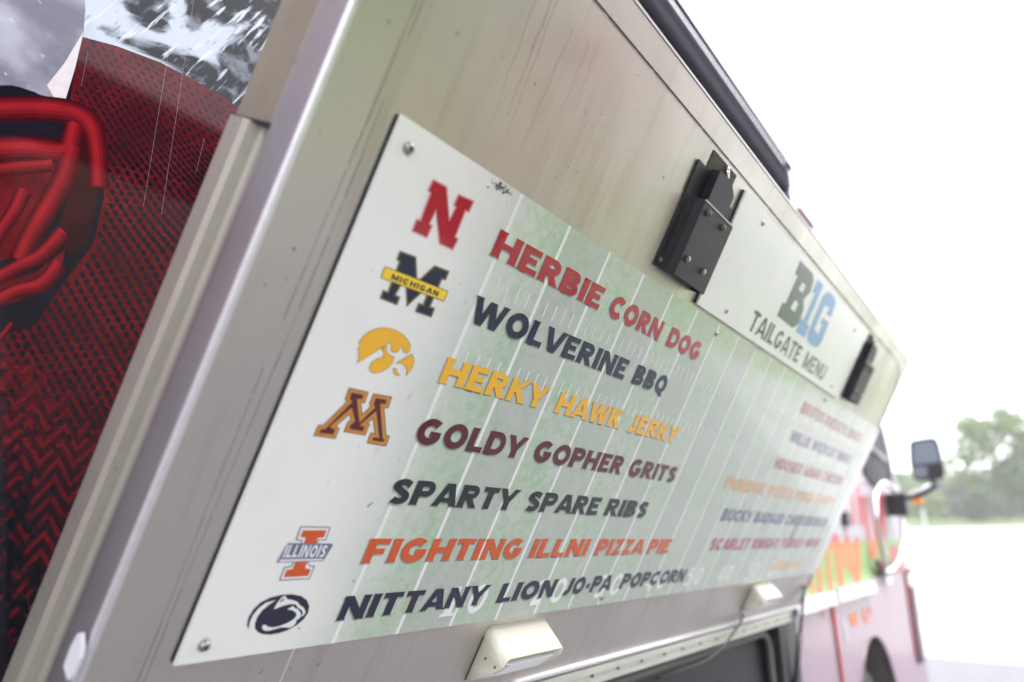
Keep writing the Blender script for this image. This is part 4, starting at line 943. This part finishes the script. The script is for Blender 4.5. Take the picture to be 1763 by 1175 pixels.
logo('big_letters_ig', 'pale blue 1 and G', *Z8, [('bblue', [[(705, 262), (752, 315), (606, 655), (630, 665), (585, 775), (508, 720), (555, 608), (580, 618), (680, 385), (656, 372)],
      [(790, 370), (825, 385), (852, 425), (860, 470), (820, 597), (780, 568), (808, 510), (765, 490), (675, 700), (708, 745), (742, 660), (722, 645), (745, 600), (802, 640), (742, 800), (715, 845), (685, 860), (640, 840), (612, 800), (612, 750), (630, 700), (745, 415)]])], HD, HDO)
b = MB(); z_ = PH+.0002
a_, e_ = hp(1285.7, 567)[0], hp(1371, 626)[0]; word(b, 'TAILGATE', a_, e_, .2785*D, .077*D, z_, flare=False, tk=.78, gap=.10); o = b.obj('word', INK['ink_grey'], HD, off=HDO); o['label'] = 'charcoal word TAILGATE'; b = MB()
a_, e_ = hp(1379, 631)[0], hp(1418, 650)[0]; word(b, 'MENU', a_, e_, .2785*D, .077*D, z_, flare=False, tk=.70, gap=.10)
o = b.obj('word', INK['ink_grey'], HD, off=HDO); o['label'] = 'charcoal word MENU'
for q in ((1313, 385), (1250, 536), (1471, 568), (1431, 665)): screw(q, .0076, HD, HDO)
b = MB()
for q in range(26):
    px, py = rnd.gauss(1304, 4), rnd.gauss(601, 1.2)
    s, t = hp(px, py); blob(b, s, t, rnd.uniform(.0005, .0014), .0090+.00001*q, rnd)
solo(b.obj('paint_chip', M['speckle'], off=(hp(1304, 600)[0], hp(1304, 600)[1], .009)), HM, 'black chipped patch on the seam below the word TAILGATE', 'paint chip', (hp(1304, 600)[0], hp(1304, 600)[1], .009))

# ------------------------------------------------------------------ latch brackets
def bracket(s0, label):
    og = (s0*D, .275*D, 0); t = thing('latch_bracket', label, 'bracket', HM, og, 'black steel latch brackets on the hatch')
    def q(a): return (a+s0)*D
    # channel: wings flat on the panel, raised box in the middle
    b = MB(); h1 = .044*D
    prof = [(-.002, 0), (-.002, .004), (.022, .0045), (.046, .012), (.052, h1), (.262, h1), (.262, h1-.004), (.056, h1-.004), (.048, .008), (.024, .001)]
    n = len(prof); k = 0
    for y in (.278*D, .502*D): b.v += [(q(x), y, z) for x, z in prof]
    for i in range(n): j = (i+1) % n; b.f.append((i, j, n+j, n+i)); b.mi.append(0)
    b.f.append(tuple(range(n))[::-1]); b.f.append(tuple(range(n, 2*n))); b.mi += [0, 0]
    b.obj('housing', M['black_metal'], t, off=og, bevel=.0008)
    b = MB(); b.box((q(.262), .278*D, 0), (q(.266), .500*D, h1)); b.obj('side_plate', M['black_metal'], t, off=og)
    b = MB(); b.box((q(-.004), .500*D, .001), (q(.105), .592*D, .004)); b.obj('back_plate', M['black_metal'], t, off=og); b = MB(); b.box((q(.222), .470*D, .001), (q(.300), .560*D, .004)); b.obj('back_plate', M['black_metal'], t, off=og)
    b = MB(); b.prism([(q(.080), .30*D), (q(.215), .30*D), (q(.215), .575*D), (q(.165), .605*D), (q(.080), .600*D)], .0045, h1-.006); b.obj('bolt_tongue', M['black_metal'], t, off=og, bevel=.004)
    b = MB(); b.box((q(.056), .560*D, .0008), (q(.236), .648*D, .0016)); b.obj('slot', mat('dark_slot', (.035, .03, .028), .7, var=(.07, .055, .045), vs=60), t, off=og)
    b = MB(); b.tube([(q(.185), .595*D, .008), (q(.165), .625*D, .006), (q(.160), .642*D, .003)], .0035, 8); b.obj('spring_end', M['chrome'], t, True, off=og)
    b = MB(); b.box((q(.05), .4985*D, h1-.0005), (q(.262), .503*D, h1+.0012)); b.obj('bright_lip', M['steel_edge'], t, off=og)
    for i, (a, y) in enumerate(((.092, .478), (.205, .476), (.085, .335), (.200, .333))):
        b = MB(); b.dome((0, 0, 0), .0062, .0045, 6); o = b.obj('bolt', M['rust_screw'] if i < 2 else M['screw'], t); o.location = (q(a)-og[0], y*D-og[1], h1)
        b = MB(); b.dome((0, 0, 0), .0042, .0018, 8); o2 = b.obj('bolt_cap', M['screw'] if i > 1 else M['rust_screw'], o); o2.location = (0, 0, .0045)
    b = MB(); b.dome((0, 0, 0), .005, .004, 10); o = b.obj('rivet', M['rust_screw'], t); o.location = (q(.012)-og[0], .298*D-og[1], .005)
    return t
bracket(1.64, 'black steel latch bracket with four bolts left of the header board')
bracket(3.865, 'farther black latch bracket right of the header board')

# ------------------------------------------------------------------ cream lamps
def lamp(s0, top_, label):
    og = (s0*D, (top_-.17)*D, 0); t = thing('ribbed_lamp', label, 'lamp', HM, og, 'cream lamps along the bottom of the hatch')
    x0, x1 = s0*D, (s0+.285)*D; T = top_*D; hf = .097*D; r = .020*D
    # hood: side profile (y,z) extruded along x with rounded near upper corner
    b = MB()
    rn = .024*D; lo = [(T-.168*D, .0005), (T-.115*D, hf*.62), (T-.060*D, hf)]
    bk, ft = [], []
    for y, z in lo: bk.append((x0, y, 0)); ft.append((x0, y, z))
    for a in range(0, 91, 15):
        cx_, cyy = x0+rn-rn*math.cos(R(a)), T-rn+rn*math.sin(R(a)); bk.append((cx_, cyy, 0)); ft.append((cx_, cyy-.036*D, hf))
    for a in range(90, -1, -30):
        r3 = rn*.35; cx_, cyy = x1-r3+r3*math.cos(R(a)), T-r3+r3*math.sin(R(a)); bk.append((cx_, cyy, 0)); ft.append((cx_, cyy-.036*D, hf))
    for y, z in lo[::-1]: bk.append((x1, y, 0)); ft.append((x1, y, z))
    n = len(bk); b.v += bk+ft
    for i in range(n-1): b.f.append((i, n+i, n+i+1, i+1)); b.mi.append(0)
    ho = b.obj('housing', M['cream'], t, True, off=og); sm = ho.modifiers.new('wall', 'SOLIDIFY'); sm.thickness = .0028; sm.offset = -1 if True else 1
    # louvres: rounded U fins under the hood
    N = 10
    lens = MB(); lens.extrude_x([(T-.050*D, .002), (T-.055*D, hf*.50), (T-.118*D, hf*.22), (T-.150*D, .002)], x0+.016, x1-.014); lens.obj('lens', M['flare_rubber'], t, off=og, bevel=.003)
    for i in range(1, N):
        k = i/(N-1); yy = T-.047*D-.112*D*k; dep = hf*(.98-.36*k/.55) if k < .55 else hf*.62*(1-(k-.55)/.45*.92)
        b = MB(); xa, xb = x0+.012, x1-.008; rr = min(.014, dep*.6)
        o_ = [(xa, .001), (xa, dep-rr)]+[(xa+rr-rr*math.cos(R(a)), dep-rr+rr*math.sin(R(a))) for a in (30, 60, 90)]+[(xb-rr+rr*math.sin(R(a)), dep-rr+rr*math.cos(R(a))) for a in (0, 30, 60, 90)]+[(xb, .001)]
        n = len(o_); b.v += [(x, yy, z+.002) for x, z in o_]+[(x, yy-.0034, z+.002) for x, z in o_]
        b.f += [tuple(range(n)), tuple(range(2*n-1, n-1, -1))]+[(i2, n+i2, n+(i2+1) % n, (i2+1) % n) for i2 in range(n)]; b.mi += [0]*(n+2)
        b.obj('louvre', M['fin'], t, off=og)
    for q_ in (.35, .75):
        b = MB(); b.tube([(x0-.0016, T-.075*D, hf*q_), (x0+.002, T-.075*D, hf*q_)], .0022, 8); b.obj('hood_screw', M['rust_screw'], t, off=og)
    b = MB(); b.box((x0-.0012, T-.165*D, .0003), (x0+.01, T-.03*D, .0014)); b.obj('side_shadow', M['gap'], t, off=og)  # black strip paints the shadow along the lamp's near side
    return t
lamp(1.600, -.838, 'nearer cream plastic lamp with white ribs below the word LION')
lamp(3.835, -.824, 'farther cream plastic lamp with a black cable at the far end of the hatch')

# ------------------------------------------------------------------ awning cassette above
og = (2.0, 3.0*D, 0)
AW = thing('awning_cassette', 'dark rolled awning tube mounted high on the truck above the hatch', 'awning', TM, og)
q0 = [sp(1358, 275, SX+.22)]
ax1 = sp(1357, 285, SX+.20)[0]; azt = sp(1280, 163, SX+.20)[1]
b = MB(); prof = []
cz = .11; cy_ = azt-.10
for i in range(20):
    a = 2*math.pi*i/20; rr_y = .095; rr_z = .085; sq = lambda v: math.copysign(abs(v)**.6, v); prof.append((cy_+rr_y*sq(math.sin(a))*(1 if math.sin(a) > 0 else 1.1), cz+rr_z*sq(math.cos(a))))
b.extrude_x(prof, -1.5, ax1); b.obj('roller_cover', M['tube'], AW, True, off=og)
b = MB(); b.extrude_x([(cy_+.05, cz+.1), (cy_+.045, cz+.112), (cy_+.02, cz+.114), (cy_+.015, cz+.1)], -1.5, ax1); b.obj('cover_ridge', M['tube'], AW, off=og)
b = MB(); b.extrude_x([(y+.0, z) for y, z in [(cy_+(p[0]-cy_)*1.05, cz+(p[1]-cz)*1.05) for p in prof]], ax1+.001, ax1+.03); b.obj('end_cap', mat('grey_cap', (.16, .16, .20), .4), AW, off=og)
b = MB(); b.prism([sp(1335, 280, SX+.12), sp(1356, 288, SX+.12), sp(1364, 352, SX+.12), sp(1340, 352, SX+.12)], .06, .12); b.obj('mounting_arm', M['tube'], AW, off=og)

# ------------------------------------------------------------------ air
hz = bpy.data.materials.new('haze'); hz.use_nodes = True; N, L = hz.node_tree.nodes, hz.node_tree.links; N.clear()
v = N.new('ShaderNodeVolumePrincipled'); v.inputs['Density'].default_value = .0024; v.inputs['Color'].default_value = (.97, .98, 1, 1); v.inputs['Anisotropy'].default_value = .2
o_ = N.new('ShaderNodeOutputMaterial'); L.new(v.outputs[0], o_.inputs['Volume'])
b = MB(); b.box((-402, -122, -1.1), (402, 602, 17)); o = b.obj('haze', hz); o['kind'] = 'stuff'

# red banner added out of view to put a blurred red reflection in steel
og = (2.0, 3.35, 0); t = thing('added_banner', 'unseen red banner on a pole, added for a red reflection in the steel', 'banner', WM, og)
b = MB(); b.tube([(0, 0, 0), (0, 0, 1.6), (.03, .0, 2.4), (.16, 0, 2.75)], .014, 8); b.tube([(-.25, 0, .02), (.25, 0, .02)], .012, 6); b.obj('pole', M['black_metal'], t, True)
P_ = [(.0, .75), (.0, 2.35), (.05, 2.6), (.2, 2.74), (.42, 2.6), (.6, 2.25), (.68, 1.6), (.62, .75)]
b = MB(); b.v = [(x*.6-.0, -x*.85, z) for x, z in P_]+[(x*.6+.004, -x*.85+.003, z) for x, z in P_]; n_p = len(P_)
b.f = [tuple(range(n_p)), tuple(range(2*n_p-1, n_p-1, -1))]+[(i, n_p+i, n_p+(i+1) % n_p, (i+1) % n_p) for i in range(n_p)]; b.mi = [0]*(n_p+2)
b.obj('flag_cloth', M['red_paint'], t)

# unseen canopy added to darken the wrap's reflection and the hatch's near end
og = (.25, -.7, 0); t = thing('added_canopy', 'unseen dark blue canopy added beside the truck to block sky reflections', 'canopy', WM, og)
cf = mat('added_canopy_navy', (.018, .02, .035), .8)
b = MB(); x0c, x1c, y0c, y1c, zc = .25, 2.45, -.7, 1.9, 3.12
A_ = [(x0c, y0c, zc), (x1c, y0c, zc), (x1c, y1c, zc), (x0c, y1c, zc)]; pk = ((x0c+x1c)/2, (y0c+y1c)/2, zc+.55)
for i in range(4): b.face([A_[i], A_[(i+1) % 4], pk])
for i in range(4):
    p, q = A_[i], A_[(i+1) % 4]; b.face([p, (p[0], p[1], zc-.12), (q[0], q[1], zc-.12), q])
b.obj('roof', cf, t, off=og).modifiers.new('wall', 'SOLIDIFY').thickness = .004
for p in A_:
    b = MB(); b.tube([(p[0]+(.03 if p[0] < 1 else -.03), p[1], 0), (p[0]+(.03 if p[0] < 1 else -.03), p[1], zc-.01)], .018, 6); b.obj('leg', M['steel_dull'], t, off=og)
